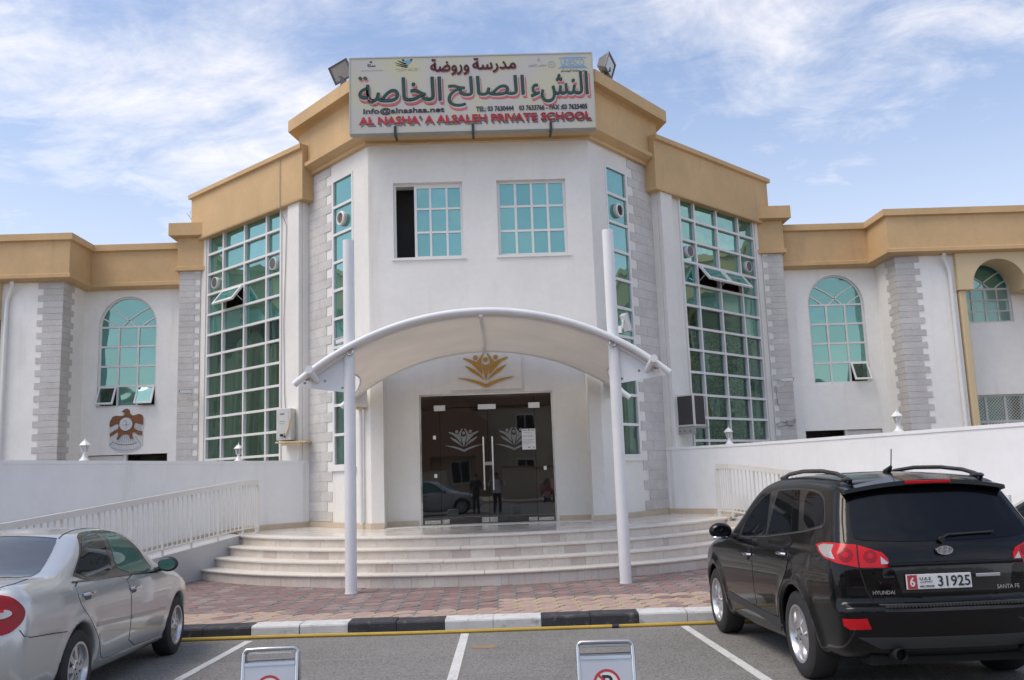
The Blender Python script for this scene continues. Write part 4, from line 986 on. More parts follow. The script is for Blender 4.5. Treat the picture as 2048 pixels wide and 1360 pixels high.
# ------------------------------------------------------------------ sign board
def text_mesh(body, bold=0.0, ext=0.004, res=3):
    c = bpy.data.curves.new('txt', 'FONT'); c.body = body; c.offset = bold; c.resolution_u = res; c.extrude = ext
    o = bpy.data.objects.new('txt', c); COL.objects.link(o)
    dg = bpy.context.evaluated_depsgraph_get(); dg.update(); me = bpy.data.meshes.new_from_object(o.evaluated_get(dg))
    bpy.data.objects.remove(o); bpy.data.curves.remove(c); return me
def fit_text(body, u0, u1, v0, v1, fr, w, bold=0.0, ext=.5, slant=0.0, heavy=0.0):
    """text mesh scaled to fill the box (u0..u1, v0..v1) in frame fr, standing proud by w; glyphs that overlap sit at
    slightly different depths, and heavy > 0 thickens the strokes with shifted layers"""
    me = text_mesh(body, bold); vs = [v.co.copy() for v in me.vertices]; fs = [tuple(p.vertices) for p in me.polygons]; bpy.data.meshes.remove(me)
    par = list(range(len(vs)))
    def find(i):
        while par[i] != i: par[i] = par[par[i]]; i = par[i]
        return i
    for f in fs:
        for i in f[1:]: par[find(i)] = find(f[0])
    ids = {}; isl = [ids.setdefault(find(i), len(ids)) for i in range(len(vs))]
    xs = [v.x for v in vs]; ys = [v.y for v in vs]; zs = [v.z for v in vs]
    x0, x1, y0, y1, z0, z1 = min(xs), max(xs), min(ys), max(ys), min(zs), max(zs)
    layers = [(0, 0)]+([(heavy, 0), (-heavy, 0), (0, heavy*.8), (0, -heavy*.8), (heavy*.7, heavy*.6), (-heavy*.7, -heavy*.6)] if heavy else [])
    b = MB()
    for L_, (dx, dy) in enumerate(layers):
        out = []
        for v, k in zip(vs, isl):
            fx = (v.x-x0)/(x1-x0); fy = (v.y-y0)/(y1-y0); fz = (v.z-z0)/max(z1-z0, 1e-6)
            out.append(fr @ Vector((u0+(u1-u0)*fx+slant*(fy-.5)+dx, v0+(v1-v0)*fy+dy, w*(.4+.6*fz)+(+.00004*k+.0008*(len(layers)-1-L_) if heavy else .0002*(k % 5)))))
        b.add(out, fs)
    return b.mesh('lettering')
def merge(meshes, name, mat):
    b = MB()
    for me in meshes:
        b.add([v.co.copy() for v in me.vertices], [tuple(p.vertices) for p in me.polygons]); bpy.data.meshes.remove(me)
    me = b.mesh(name); me.materials.append(mat); return me
SG = thing('school_sign', 'large cream sign board with green Arabic and red English lettering above the tower windows', 'sign', (-.09, -.6, 9.1))
def sg(name, mb, mat=None, **kw):
    o = obj(name, mb, mat, SG, **kw); o.matrix_parent_inverse = Matrix.Translation((.09, .6, -9.1)); return o
SX0, SX1, SZ0, SZ1 = -2.68, 2.505, 9.075, 10.77
fs_ = frame((SX0, -.62), (SX1, -.62), SZ1); SWd, SHt = SX1-SX0, SZ1-SZ0
sg('sign_box', MB().prism(rect(0, SWd, -SHt, 0), [], -.20, 0, fs_), material('sign_edge_metal', (.34, .35, .34), .5, metal=.2, var=.1, vscale=3))
SF = bpy.data.materials.new('printed_sign_face'); SF.use_nodes = True; t = SF.node_tree; pb = t.nodes['Principled BSDF']; pb.inputs['Roughness'].default_value = .45
g = N(t, 'ShaderNodeNewGeometry'); sx = N(t, 'ShaderNodeSeparateXYZ'); t.links.new(g.outputs['Position'], sx.inputs[0])
an = N(t, 'ShaderNodeMath', operation='ARCTAN2'); t.links.new(math_(t, 'ADD', sx.outputs[2], -8.6), an.inputs[0]); t.links.new(math_(t, 'ADD', sx.outputs[0], .5), an.inputs[1])
ws = math_(t, 'SINE', math_(t, 'MULTIPLY', an.outputs[0], 13.0)); nz_ = N(t, 'ShaderNodeTexNoise'); nz_.inputs['Scale'].default_value = 1.1; nz_.inputs['Detail'].default_value = 4; t.links.new(g.outputs['Position'], nz_.inputs['Vector'])
fac = math_(t, 'ADD', math_(t, 'MULTIPLY', ws, .28), math_(t, 'MULTIPLY', math_(t, 'SUBTRACT', nz_.outputs['Fac'], .38), 1.8), clamp=True)
cr = N(t, 'ShaderNodeMix', data_type='RGBA'); t.links.new(fac, cr.inputs[0]); cr.inputs[6].default_value = (.46, .45, .43, 1); cr.inputs[7].default_value = (.49, .475, .29, 1); t.links.new(cr.outputs[2], pb.inputs['Base Color'])
sg('sign_face', MB().prism(rect(.02, SWd-.02, -SHt+.02, -.02), [], 0, .004, fs_), SF)
sg('sign_frame', MB().prism(rect(0, SWd, -SHt, 0), [rect(.025, SWd-.025, -SHt+.025, -.025)], .0, .014, fs_), material('sign_trim', (.42, .43, .40), .5))
def U_(u): return u*SWd
def V_(v): return -v*SHt
def put(body, u0, u1, v0, v1, mat, w=.010, bold=.02, slant=0.0, name='lettering', heavy=0.0):
    me = fit_text(body, U_(u0), U_(u1), V_(v1), V_(v0), fs_, w, bold, slant=slant, heavy=heavy); me.materials.append(mat); return sg(name, me)
GREEN = material('dark_green_print', (.014, .055, .042), .5); RED = material('red_print', (.52, .03, .05), .5); SHADOW = material('grey_print_shadow', (.20, .19, .19), .6); DBR = material('dark_maroon_print', (.07, .03, .03), .5)
PALE_R = material('rose_print_outline', (.60, .13, .14), .5); HALO = material('white_print_halo', (.62, .62, .62), .5)
SMALL = material('charcoal_print', (.06, .06, .07), .5); BLUE = material('blue_print', (.20, .36, .55), .5); FADE = material('faded_grey_print', (.33, .33, .37), .6); TEALP = material('teal_print', (.12, .35, .50), .5)
w_nash = '\ufe80\ufeb6\ufee8\ufedf\ufe8d'; w_saleh = '\ufea2\ufedf\ufe8e\ufebc\ufedf\ufe8d'; w_khas = '\ufeea\ufebb\ufe8e\ufea8\ufedf\ufe8d'
w_mad = '\ufe94\ufeb3\ufead\ufeaa\ufee3'; w_rawd = '\ufe94\ufebf\ufeed\ufead\ufeed'
for body, u0, u1, v0, v1 in ((w_nash, .742, .975, .26, .655), (w_saleh, .402, .714, .29, .68), (w_khas, .040, .375, .285, .60)):
    put(body, u0+.004, u1+.008, v0+.03, v1+.048, PALE_R, .006, .0, .0, 'lettering_outline', .012)
    put(body, u0+.002, u1+.003, v0+.008, v1+.018, HALO, .012, .0, .0, 'lettering_halo', .012)
    put(body, u0, u1, v0, v1, GREEN, .019, .0, .0, 'lettering', .011)
b_ = MB(); bo_ = MB()
for cu in (.046, .066):
    for dx, dy, bb, w0, w1 in ((0, 0, b_, .003, .022), (.03, -.045, bo_, .003, .010)):
        bb.prism([(U_(cu)+dx+x, V_(.275)+dy+y) for x, y in ((-.045, 0), (0, -.042), (.045, 0), (0, .042))], [], w0, w1, fs_)
sg('lettering_dot', bo_, PALE_R); sg('lettering_dot', b_, GREEN)
for body, u0, u1, v0, v1 in ((w_mad, .505, .682, .045, .235), (w_rawd, .333, .490, .045, .255)):
    put(body, u0+.002, u1+.002, v0+.012, v1+.012, PALE_R, .006, .0, 0, 'lettering_outline', .005); put(body, u0, u1, v0, v1, DBR, .013, .0, 0, 'lettering', .006)
put('info@alnashaa.net', .058, .385, .675, .762, SMALL, .01, .0, 0, 'lettering', .006)
put('TEL: 03 7630444', .515, .667, .687, .748, SMALL, .01, .0, 0, 'lettering', .004); put('03 7633766 - FAX :03 7625405', .690, .967, .687, .748, SMALL, .01, .0, 0, 'lettering', .004)
put('AL NASHA\u2019 A ALSALEH PRIVATE SCHOOL', .048, .984, .822, .912, SHADOW, .006, .0, 0, 'lettering_shadow', .006)
put('AL NASHA\u2019 A ALSALEH PRIVATE SCHOOL', .041, .980, .790, .885, RED, .014, .0, 0, 'lettering', .0075)
# blue temple emblem with its letters
b = MB()
def shp(b, poly, w0=.003, w1=.009): b.prism([(U_(u), V_(v)) for u, v in poly], [], w0, w1, fs_)
shp(b, [(.860, .068), (.873, .068), (.917, .032), (.961, .068), (.974, .068), (.974, .075), (.860, .075)]); b2 = MB(); b2.prism([(U_(.880), V_(.064)), (U_(.917), V_(.040)), (U_(.954), V_(.064))], [], .009, .011, fs_)
for k in range(3): shp(b, [(.868-.005*k, .175+.012*k), (.966+.005*k, .175+.012*k), (.966+.005*k, .183+.012*k), (.868-.005*k, .183+.012*k)])
sg('temple_emblem', b, BLUE); sg('emblem_panel', b2, material('pale_blue_print', (.40, .46, .52), .5))
put('UNESCO', .868, .964, .085, .168, BLUE, .009, .01)
put('\ufeee\ufedc\ufeb4\ufee7\ufeee\ufef4\ufedf\ufe8d \ufe94\ufee4\ufec8\ufee8\ufee3 \ufee6\ufee3', .868, .965, .222, .262, SMALL, .009, .012)
b = MB()
for s in (-1, 1):
    for i, (p0, p1, bl) in enumerate((((-.05, .075), (0, .125), .0), ((-.047, .105), (0, .145), 0), ((-.040, .048), (-.004, .10), 0))):
        c = crescent((p0[0]*1.0, -p0[1]), (p1[0], -p1[1]), -.03, .011); b.prism([(U_(.238+s*x*-1 if s < 0 else .238+x), V_(-y)) for x, y in c], [], .003, .009, fs_)
sg('book_logo', b, BLUE); b = MB()
for (cu, cv) in ((.222, .045), (.238, .058), (.254, .045)): b.prism([(U_(cu)+.028*math.cos(k*PI/6), V_(cv)+.028*math.sin(k*PI/6)) for k in range(12)], [], .003, .009, fs_)
for s in (-1, 1): b.prism([(U_(.238+s*x), V_(v)) for x, v in ((.004, .06), (.018, .035), (.022, .04), (.012, .085), (0, .12))], [], .003, .009, fs_)
sg('book_logo', b, TEALP)
put('\ufe94\ufebb\ufe8e\ufea8\ufedf\ufe8d \ufea2\ufedf\ufe8e\ufebc\ufedf\ufe8d', .190, .288, .158, .172, FADE, .007, .01); put('\ufe80\ufeb6\ufee8\ufedf\ufe8d \ufe94\ufeb3\ufead\ufeaa\ufee3', .200, .280, .178, .192, FADE, .007, .01)
put('\ufe94\ufedc\ufee4\ufee3', .075, .108, .085, .125, DBR, .009, .02); b = MB(); b.prism([(U_(.090)+.03*math.cos(k*PI/3), V_(.062)+.022*math.sin(k*PI/3)) for k in range(6)], [], .003, .009, fs_); sg('small_crest', b, DBR)
put('ABU DHABI EDUCATION', .048, .140, .168, .182, FADE, .006, .005)
b = MB(); b.prism([(U_(.829)+.075*math.cos(k*PI/12), V_(.150)+.075*math.sin(k*PI/12)) for k in range(24)], [[(U_(.829)+.06*math.cos(k*PI/12), V_(.150)+.06*math.sin(k*PI/12)) for k in range(24)]], .003, .009, fs_); b.prism([(U_(.829)+.025*math.cos(k*PI/6), V_(.150)+.02*math.sin(k*PI/6)) for k in range(12)], [], .003, .009, fs_)
b.prism([(U_(.778)+.03*math.cos(k*PI/4), V_(.085)+.035*math.sin(k*PI/4)) for k in range(8)], [[(U_(.778)+.016*math.cos(k*PI/4), V_(.085)+.02*math.sin(k*PI/4)) for k in range(8)]], .003, .009, fs_)
sg('round_seal', b, FADE); put('\ufee2\ufef4\ufee0\ufecc\ufe98\ufedf\ufe8d \ufeb2\ufee0\ufea0\ufee3', .735, .808, .135, .190, FADE, .007, .015)
for x in (-1.72, -.09, 1.55):
    sg('sign_bracket', MB().box(x-.025, x+.025, -.66, -.615, SZ0-.03, SZ0+.14).box(x-.025, x+.025, -.66, -.30, SZ0-.06, SZ0-.03), BLACKP)

# ------------------------------------------------------------------ floodlights on the cornice
FLD = material('floodlight_body', (.12, .12, .12), .5, metal=.4, var=.1, vscale=5)
LENS = glass_mat('floodlight_lens', (.5, .5, .45), .25, base=(.30, .28, .25), wave=.0, rcol=(.9, .9, .88))
def flood(loc, rot, label):
    t = thing('floodlight', label, 'lamp', loc, group='floodlights beside the sign board')
    R_ = Euler(rot).to_matrix().to_4x4()
    hd = Matrix.Translation((0, 0, .24)) @ R_
    b = MB(); b.add([hd @ Vector(p) for p in ((-.25, -.09, -.19), (.25, -.09, -.19), (.25, -.09, .19), (-.25, -.09, .19), (-.15, .14, -.10), (.15, .14, -.10), (.15, .14, .10), (-.15, .14, .10))],
          [(0, 3, 2, 1), (4, 5, 6, 7), (0, 1, 5, 4), (1, 2, 6, 5), (2, 3, 7, 6), (3, 0, 4, 7)])
    hs = obj('lamp_housing', b, FLD, t, bevel=.012)
    obj('lamp_rim', MB().prism(rect(-.26, .26, -.20, .20), [rect(-.225, .225, -.165, .165)], 0, .03, hd @ Matrix(((1, 0, 0, 0), (0, 0, -1, -.088), (0, 1, 0, 0), (0, 0, 0, 1)))), FLD, t)
    obj('lens', MB().prism(rect(-.23, .23, -.17, .17), [], 0, .014, hd @ Matrix(((1, 0, 0, 0), (0, 0, -1, -.088), (0, 1, 0, 0), (0, 0, 0, 1)))), LENS, t)
    obj('lamp_bracket', MB().box(-.06, .06, -.05, .05, -.12, .12).box(-.10, .10, -.03, .03, .10, .20), FLD, t)
    return t
flood((-2.92, .12, 10.58), (math.radians(24), math.radians(-12), math.radians(-30)), 'grey floodlight left of the sign board, its square lens facing forward')
flood((2.90, .20, 10.60), (math.radians(14), math.radians(12), math.radians(66)), 'grey floodlight right of the sign board, turned sideways')

# ------------------------------------------------------------------ air conditioners
ACW = material('aged_white_steel', (.60, .59, .56), .5, var=.06, vscale=4, stain=.35, sscale=(6, 6, 3), stain_col=(.42, .38, .30))
GRL = material('dark_condenser_fins', (.045, .042, .045), .7, var=.2, vscale=20)
def ac_left():
    fk = frame((-KEND.x, KEND.y), (-K0.x, K0.y)); L = 4.60
    t = thing('air_conditioner', 'white box air conditioner with a small label, on the left pilaster', 'air conditioner', (-4.6, 2.2, 2.9))
    def ap_(name, mb, mat, **kw):
        o = obj(name, mb, mat, t, **kw); o.matrix_parent_inverse = Matrix.Translation((4.6, -2.2, -2.9)); return o
    c = fk @ Vector((L-.13, 2.84, .24)); Mx = Matrix.Translation(c) @ Matrix.Rotation(math.radians(-8), 4, 'Z')
    ap_('casing', MB().box(-.17, .17, -.26, .26, 0, .72, Mx), ACW, bevel=.015)
    ap_('side_panel', MB().box(-.14, .11, -.266, -.258, .05, .67, Mx), ACW)
    ap_('label', MB().box(-.08, .02, -.270, -.267, .58, .60, Mx).box(-.09, .05, -.270, -.267, .42, .425, Mx).box(-.09, .03, -.27, -.267, .37, .375, Mx), SMALL)
    ap_('valve', MB().box(-.07, -.01, -.30, -.26, .09, .14, Mx).box(.02, .05, -.29, -.26, .06, .15, Mx), BLACKP)
    ap_('drain_pipe', MB().tube([Mx @ Vector((.16, -.28, .50)), Mx @ Vector((.13, -.29, .3)), Mx @ Vector((.05, -.29, .10))], .018, 6), CREAM, smooth=True)
    ap_('shelf', MB().box(-.19, .52, -.28, .25, -.06, -.025, Mx).box(-.05, .40, -.25, -.22, -.12, -.06, Mx), CREAM)
def ac_right():
    fk = frame((K0.x, K0.y), (KEND.x, KEND.y))
    t = thing('air_conditioner', 'air conditioner with dark side grilles, on the right pilaster', 'air conditioner', (4.6, 2.2, 2.9))
    def ap_(name, mb, mat, **kw):
        o = obj(name, mb, mat, t, **kw); o.matrix_parent_inverse = Matrix.Translation((-4.6, -2.2, -2.9)); return o
    c = fk @ Vector((.27, 2.84, .25)); Mx = Matrix.Translation(c) @ Matrix.Rotation(math.radians(43), 4, 'Z')
    ap_('casing', MB().box(-.21, .24, -.30, .22, 0, .74, Mx), ACW, bevel=.012)
    ap_('grille', MB().box(-.17, .20, -.306, -.298, .05, .70, Mx), GRL); ap_('grille', MB().box(-.216, -.208, -.26, .18, .05, .70, Mx), GRL)
    b = MB()
    for k in range(11): b.box(-.165, .195, -.312, -.307, .07+k*.058, .078+k*.058, Mx)
    ap_('fins', b, BLACKP)
    ap_('shelf', MB().box(-.24, .34, -.32, .24, -.04, -.006, Mx).box(-.24, -.21, -.32, .24, -.17, -.04, Mx), material('grey_shelf', (.30, .30, .29), .7))
    ap_('bolt', MB().box(-.245, -.239, -.2, -.17, -.11, -.08, Mx).box(-.245, -.239, -.05, -.02, -.11, -.08, Mx).box(-.245, -.239, .08, .11, -.11, -.08, Mx), BLACKP)
ac_left(); ac_right()

# ------------------------------------------------------------------ lanterns on the parapet walls
LGL = glass_mat('lantern_glass', (.8, .8, .78), .1, base=(.45, .45, .43), clear=.6, wave=0)
def lantern(loc, label):
    t = thing('wall_lantern', label, 'lamp', loc, group='white lanterns on the ramp walls'); t.scale = (.62, .62, .62)
    I = Matrix.Identity(4)
    obj('base', MB().lathe([(.0, 0), (.14, 0), (.14, .02), (.10, .05), (.055, .12), (.045, .20), (.06, .22), (.085, .235), (.0, .235)], 12, I), ALU, t, smooth=True)
    obj('glass', MB().lathe([(.075, .24), (.12, .42)], 6, I), LGL, t)
    b = MB()
    for k in range(6):
        a = k*PI/3; b.tube([(.078*math.cos(a), .078*math.sin(a), .235), (.124*math.cos(a), .124*math.sin(a), .425)], .010, 5)
    obj('cage', b, ALU, t)
    obj('roof', MB().lathe([(.165, .415), (.165, .43), (.10, .50), (.05, .545), (.02, .56), (.022, .58), (.008, .60), (.012, .62), (0, .66)], 6, I), ALU, t)
    return t
L_ = {}
w_ = spline(WALL_P, 10)
for s, px_, lab in ((-1, 6.83, 'white lantern on the left ramp wall near the eagle emblem'), (-1, 5.20, 'white lantern on the left ramp wall in front of the curtain wall'),
                    (1, 5.12, 'white lantern on the right ramp wall in front of the curtain wall'), (1, 6.98, 'white lantern on the right ramp wall in front of the stone corner')):
    p = min(w_, key=lambda p: abs(p.x-px_)); lantern((s*(p.x+.08), p.y+.03, 2.392), lab)

# ------------------------------------------------------------------ cameras
def cctv(loc, rz, label, tilt=0.0, sz=1.0):
    t = thing('security_camera', label, 'camera', loc, rz)
    R_ = Matrix.Rotation(tilt, 4, 'X')
    obj('camera_body', MB().box(-.05*sz, .05*sz, -.17*sz, .13*sz, -.045*sz, .045*sz, R_), ALU, t, bevel=.012)
    obj('sun_shield', MB().box(-.06*sz, .06*sz, -.21*sz, .13*sz, .048*sz, .058*sz, R_), ALU, t)
    obj('camera_lens', MB().tube([R_ @ Vector((0, -.17*sz, 0)), R_ @ Vector((0, -.185*sz, 0))], .03*sz, 10), BLACKP, t)
    obj('mount', MB().tube([R_ @ Vector((0, .05*sz, -.04*sz)), (0, .12*sz, -.14*sz), (0, .20*sz, -.16*sz)], .015*sz, 7).box(-.05*sz, .05*sz, .20*sz, .215*sz, -.22*sz, -.10*sz), ALU, t)
cctv((-7.78, 4.70, 4.33), math.radians(-70), 'small white security camera on the left stone pier')
cctv((7.86, 4.70, 4.12), math.radians(75), 'small white security camera on the right stone pier above a cable box')
cctv((3.02, .20, 5.05), math.radians(140), 'white camera housing tilted upright beside the right strip window, above the canopy', math.radians(62), 1.25)
cctv((-2.98, .30, 4.86), math.radians(-120), 'white camera housing beside the left strip window, half hidden behind the canopy post', math.radians(10), 1.1)
cb_ = thing('cable_box', 'small grey cable box with loose wires low on the right stone pier', 'box', (7.95, 4.97, 3.0))
obj('box_body', MB().box(-.08, .08, -.05, .0, -.07, .07), material('box_grey', (.36, .35, .34), .6), cb_, bevel=.008)
obj('loose_wire', MB().tube([(-.08, -.02, .0), (-.22, -.03, .04), (-.36, -.02, -.02), (-.30, -.02, -.10), (-.10, -.03, -.06)], .006, 5).tube([(.08, -.02, 0), (.16, -.03, .06), (.14, -.02, .10), (.09, -.02, .05)], .006, 5).tube([(-.3, -.02, 1.0), (-.29, -.02, .6), (-.27, -.02, .45)], .006, 5), BLACKP, cb_)

# ------------------------------------------------------------------ eagle emblem
fe = frame((0, 5.452), (1, 5.452))
EG = thing('eagle_emblem', 'brown and white eagle emblem mounted on the left wing wall under the arched window', 'emblem', (-9.6, 5.40, 3.4))
def eg(name, mb, mat, **kw):
    o = obj(name, mb, mat, EG, **kw); o.matrix_parent_inverse = Matrix.Translation((9.6, -5.40, -3.4)); return o
BRN = material('eagle_brown', (.21, .082, .028), .55, var=.15, vscale=12); EWH = material('emblem_white', (.62, .62, .62), .6, var=.04, vscale=6); EGR = material('emblem_grey_line', (.22, .22, .24), .6)
# photo crop units (1530 px across 180 px): centre 640, top 315, bottom 1060 -> metres
def E_(pts): return [(-9.60+(x-640)*.00152, 4.00-(y-315)*.00156) for x, y in pts]
sil = E_([(555, 370), (590, 330), (640, 314), (680, 335), (700, 400), (745, 435), (800, 425), (850, 408), (900, 425), (930, 480), (928, 600), (925, 940), (880, 985), (800, 1035), (640, 1062), (480, 1040), (385, 985), (345, 940), (345, 620), (358, 520), (400, 445), (460, 430), (560, 438), (600, 420), (605, 385)])
eg('backing_plate', MB().prism(sil, [], 0, .02, fe), EWH)
eg('eagle_body', MB().prism(E_([(555, 370), (590, 330), (640, 314), (680, 335), (700, 400), (745, 435), (800, 425), (850, 408), (900, 425), (930, 480), (928, 598), (860, 580), (790, 555), (770, 600), (770, 645), (845, 690), (915, 705), (910, 770), (850, 765), (760, 705), (740, 740), (765, 830), (710, 825), (690, 770), (650, 750), (570, 755), (530, 800), (505, 840), (475, 830), (500, 770), (505, 700), (440, 735), (365, 785), (360, 730), (440, 680), (500, 650), (510, 590), (480, 560), (360, 620), (345, 600), (358, 520), (400, 445), (460, 430), (560, 438), (600, 420), (605, 385), (585, 378)]), [], .02, .05, fe), BRN, bevel=.006)
eg('flag_disc', MB().prism(E_(circ((637, 580), 112, 28)), [], .05, .07, fe), EWH, bevel=.006)
eg('disc_lines', MB().prism(E_([(570, 590), (700, 575), (705, 590), (575, 605)]), [], .07, .074, fe).prism(E_([(600, 520), (650, 510), (650, 525), (605, 535)]), [], .07, .074, fe).prism(E_([(640, 540), (655, 540), (660, 640), (648, 640)]), [], .07, .074, fe), material('emblem_blue_grey', (.42, .44, .52), .6))
b = MB()
for k in range(9):
    x = 470+k*42; b.prism(E_([(x, 890-0.0011*(x-640)**2*0), (x+5, 890), (640+(x-640)*.55+4, 770), (640+(x-640)*.55, 770)]), [], .02, .026, fe)
b.prism(E_([(430, 885), (520, 912), (640, 922), (750, 912), (830, 882), (830, 892), (750, 925), (640, 934), (520, 925), (430, 895)]), [], .02, .03, fe)
b.prism(E_([(345, 925), (420, 860), (428, 868), (352, 935)]), [], .02, .026, fe); b.prism(E_([(800, 790), (905, 930), (897, 936), (793, 796)]), [], .02, .026, fe)
for k in range(6): b.prism(E_([(800+k*18, 590+k*7), (804+k*18, 590+k*7), (804+k*18, 660+k*6), (800+k*18, 660+k*6)]), [], .02, .024, fe)
b.prism(E_([(385, 960), (500, 1005), (640, 1018), (780, 1005), (890, 955), (890, 960), (780, 1011), (640, 1024), (500, 1011), (385, 966)]), [], .02, .026, fe)
eg('feather_lines', b, EGR)

# ------------------------------------------------------------------ no-parking stands
PLATE = material('brushed_steel_plate', (.60, .60, .605), .38, metal=.75, var=.05, vscale=4)
SIGN_R = material('sign_red', (.42, .035, .045), .5); SIGN_K = material('sign_black', (.02, .022, .03), .5); SIGN_W = material('sign_white', (.66, .66, .66), .5)
def a_frame(loc, rz, label):
    t = thing('no_parking_stand', label, 'sign', loc, rz, group='no parking stands in front of the bays')
    H_, Wd, sp2 = .645, .178, .17
    for sy, nme in ((-1, 'front_frame'), (1, 'rear_frame')):
        pts = []
        foot, top = Vector((0, sy*sp2, 0)), Vector((0, sy*.022, H_))
        for k in range(2): pts.append(Vector((-Wd, 0, 0))+foot.lerp(top, k*.93))
        for k in range(1, 6):
            a = PI/2*k/6; pts.append(Vector((-Wd+.035*(1-math.cos(a)), top.y, H_-.035+.035*math.sin(a))))
        pts.append(Vector((0, top.y, H_)))
        full = pts+[Vector((-p.x, p.y, p.z)) for p in reversed(pts[:-1])]
        if sy > 0: full = [Vector((p.x, p.y, p.z-.012)) for p in full]
        obj(nme, MB().tube(full, .0135, 10), STEEL, t, smooth=True)
        tl = math.atan2(sp2-.022, H_)
        y_at = lambda z: sy*(sp2+(.022-sp2)*z/H_)
        z0, z1 = .06, .545
        for zz in (z0, z1):
            pass
        n3 = Vector((0, sy*math.cos(tl), math.sin(tl))); v3 = Vector((0, -sy*math.sin(tl), math.cos(tl))); u3 = Vector((-sy if sy > 0 else 1, 0, 0))
        u3 = v3.cross(n3); fr = Matrix((u3, v3, n3)).transposed().to_4x4(); fr.translation = Vector((0, sy*sp2, 0))
        panel = obj('panel', MB().prism(rect(-Wd+.012, Wd-.012, .06, .565), [], -.006, .004, fr), PLATE, t, bevel=.002)
        obj('panel_fold', MB().prism(rect(-Wd+.012, Wd-.012, .553, .575), [], .0045, .012, fr), STEEL, t)
        if sy < 0:
            cz = .405; ring = MB().prism([(x, cz+y) for x, y in circ((0, 0), .088, 36)], [[(x, cz+y) for x, y in circ((0, 0), .072, 36)]], .0045, .0075, fr)
            obj('symbol_disc', MB().prism([(x, cz+y) for x, y in circ((0, 0), .073, 36)], [], .0042, .0052, fr), SIGN_W, t)
            a = math.radians(135); d = Vector((math.cos(a), math.sin(a))); nn = Vector((-d.y, d.x))*.0075
            ring.prism([tuple(Vector((0, cz))+d*.075+nn), tuple(Vector((0, cz))-d*.075+nn), tuple(Vector((0, cz))-d*.075-nn), tuple(Vector((0, cz))+d*.075-nn)], [], .0066, .0082, fr)
            obj('red_ring', ring, SIGN_R, t)
            me = fit_text('P', -.031, .038, cz-.052, cz+.052, fr, .0064, .02); me.materials.append(SIGN_K); obj('letter_p', me, None, t)
    obj('hinge_bar', MB().tube([(-Wd*.85, 0, H_-.03), (Wd*.85, 0, H_-.03)], .008, 8), STEEL, t)
    return t
SA = a_frame((-1.40, -12.21, road_z(-12.21)-.002), math.radians(4), 'steel no parking stand on the asphalt nearer the silver car')
SB = a_frame((.845, -12.47, road_z(-12.47)-.002), math.radians(-3), 'steel no parking stand on the asphalt nearer the black car')
# dry twig on the roof edge
tw = thing('dry_twig', 'bare dry twig sticking out behind the left parapet', 'twig', (-7.9, 5.5, 8.8))
obj('twig_stem', MB().tube([(0, 0, 0), (-.05, -.02, .25), (-.16, -.03, .45), (-.24, -.03, .56)], .006, 5).tube([(-.05, -.02, .25), (-.02, 0, .45), (.0, 0, .62)], .005, 4).tube([(-.16, -.03, .45), (-.13, -.02, .62)], .004, 4).tube([(-.02, 0, .45), (-.09, 0, .6)], .004, 4), material('dry_twig', (.25, .20, .15), .9), tw)
# ------------------------------------------------------------------ cars: a smooth body field turned into a mesh
def cat_curve(P, n=8, closed=False):
    P = np.array(P, float); m = len(P); out = []
    for i in range(m if closed else m-1):
        p0, p1, p2, p3 = (P[(i-1) % m] if (closed or i > 0) else P[i]), P[i], P[(i+1) % m], (P[(i+2) % m] if (closed or i < m-2) else P[(i+1) % m])
        for k in range(n):
            t = k/n; out.append(.5*((2*p1)+(p2-p0)*t+(2*p0-5*p1+4*p2-p3)*t*t+(3*p1-p0-3*p2+p3)*t**3))
    if not closed: out.append(P[-1])
    return np.array(out)
def chaikin(P, n=2):
    P = np.array(P, float)
    for _ in range(n):
        Q = np.roll(P, -1, 0); P = np.stack([.75*P+.25*Q, .25*P+.75*Q], 1).reshape(-1, 2)
    return P
def poly_table(P, x0, x1, z0, z1, h):
    X = np.arange(x0, x1+h, h); Z = np.arange(z0, z1+h, h); gx, gz = np.meshgrid(X, Z, indexing='ij'); pts = np.stack([gx.ravel(), gz.ravel()], 1)
    d = np.full(len(pts), 1e9); ins = np.zeros(len(pts), bool)
    for i in range(len(P)):
        a, b = P[i-1], P[i]; e = b-a; w = pts-a; t = np.clip((w@e)/max(e@e, 1e-12), 0, 1); q = w-t[:, None]*e; d = np.minimum(d, (q*q).sum(1))
        c = ((a[1] > pts[:, 1]) != (b[1] > pts[:, 1])) & (pts[:, 0] < (b[0]-a[0])*(pts[:, 1]-a[1])/(b[1]-a[1]+1e-12)+a[0]); ins ^= c
    s = np.sqrt(d)*np.where(ins, -1, 1); return s.reshape(gx.shape), (x0, z0, h)
def bil(tab, x, z):
    T, (x0, z0, h) = tab; u = np.clip((x-x0)/h, 0, T.shape[0]-1.001); v = np.clip((z-z0)/h, 0, T.shape[1]-1.001); i = u.astype(int); j = v.astype(int); fu = u-i; fv = v-j
    return T[i, j]*(1-fu)*(1-fv)+T[i+1, j]*fu*(1-fv)+T[i, j+1]*(1-fu)*fv+T[i+1, j+1]*fu*fv
def smax(a, b, k):
    h = np.clip(.5+.5*(a-b)/k, 0, 1); return b+(a-b)*h+k*h*(1-h)
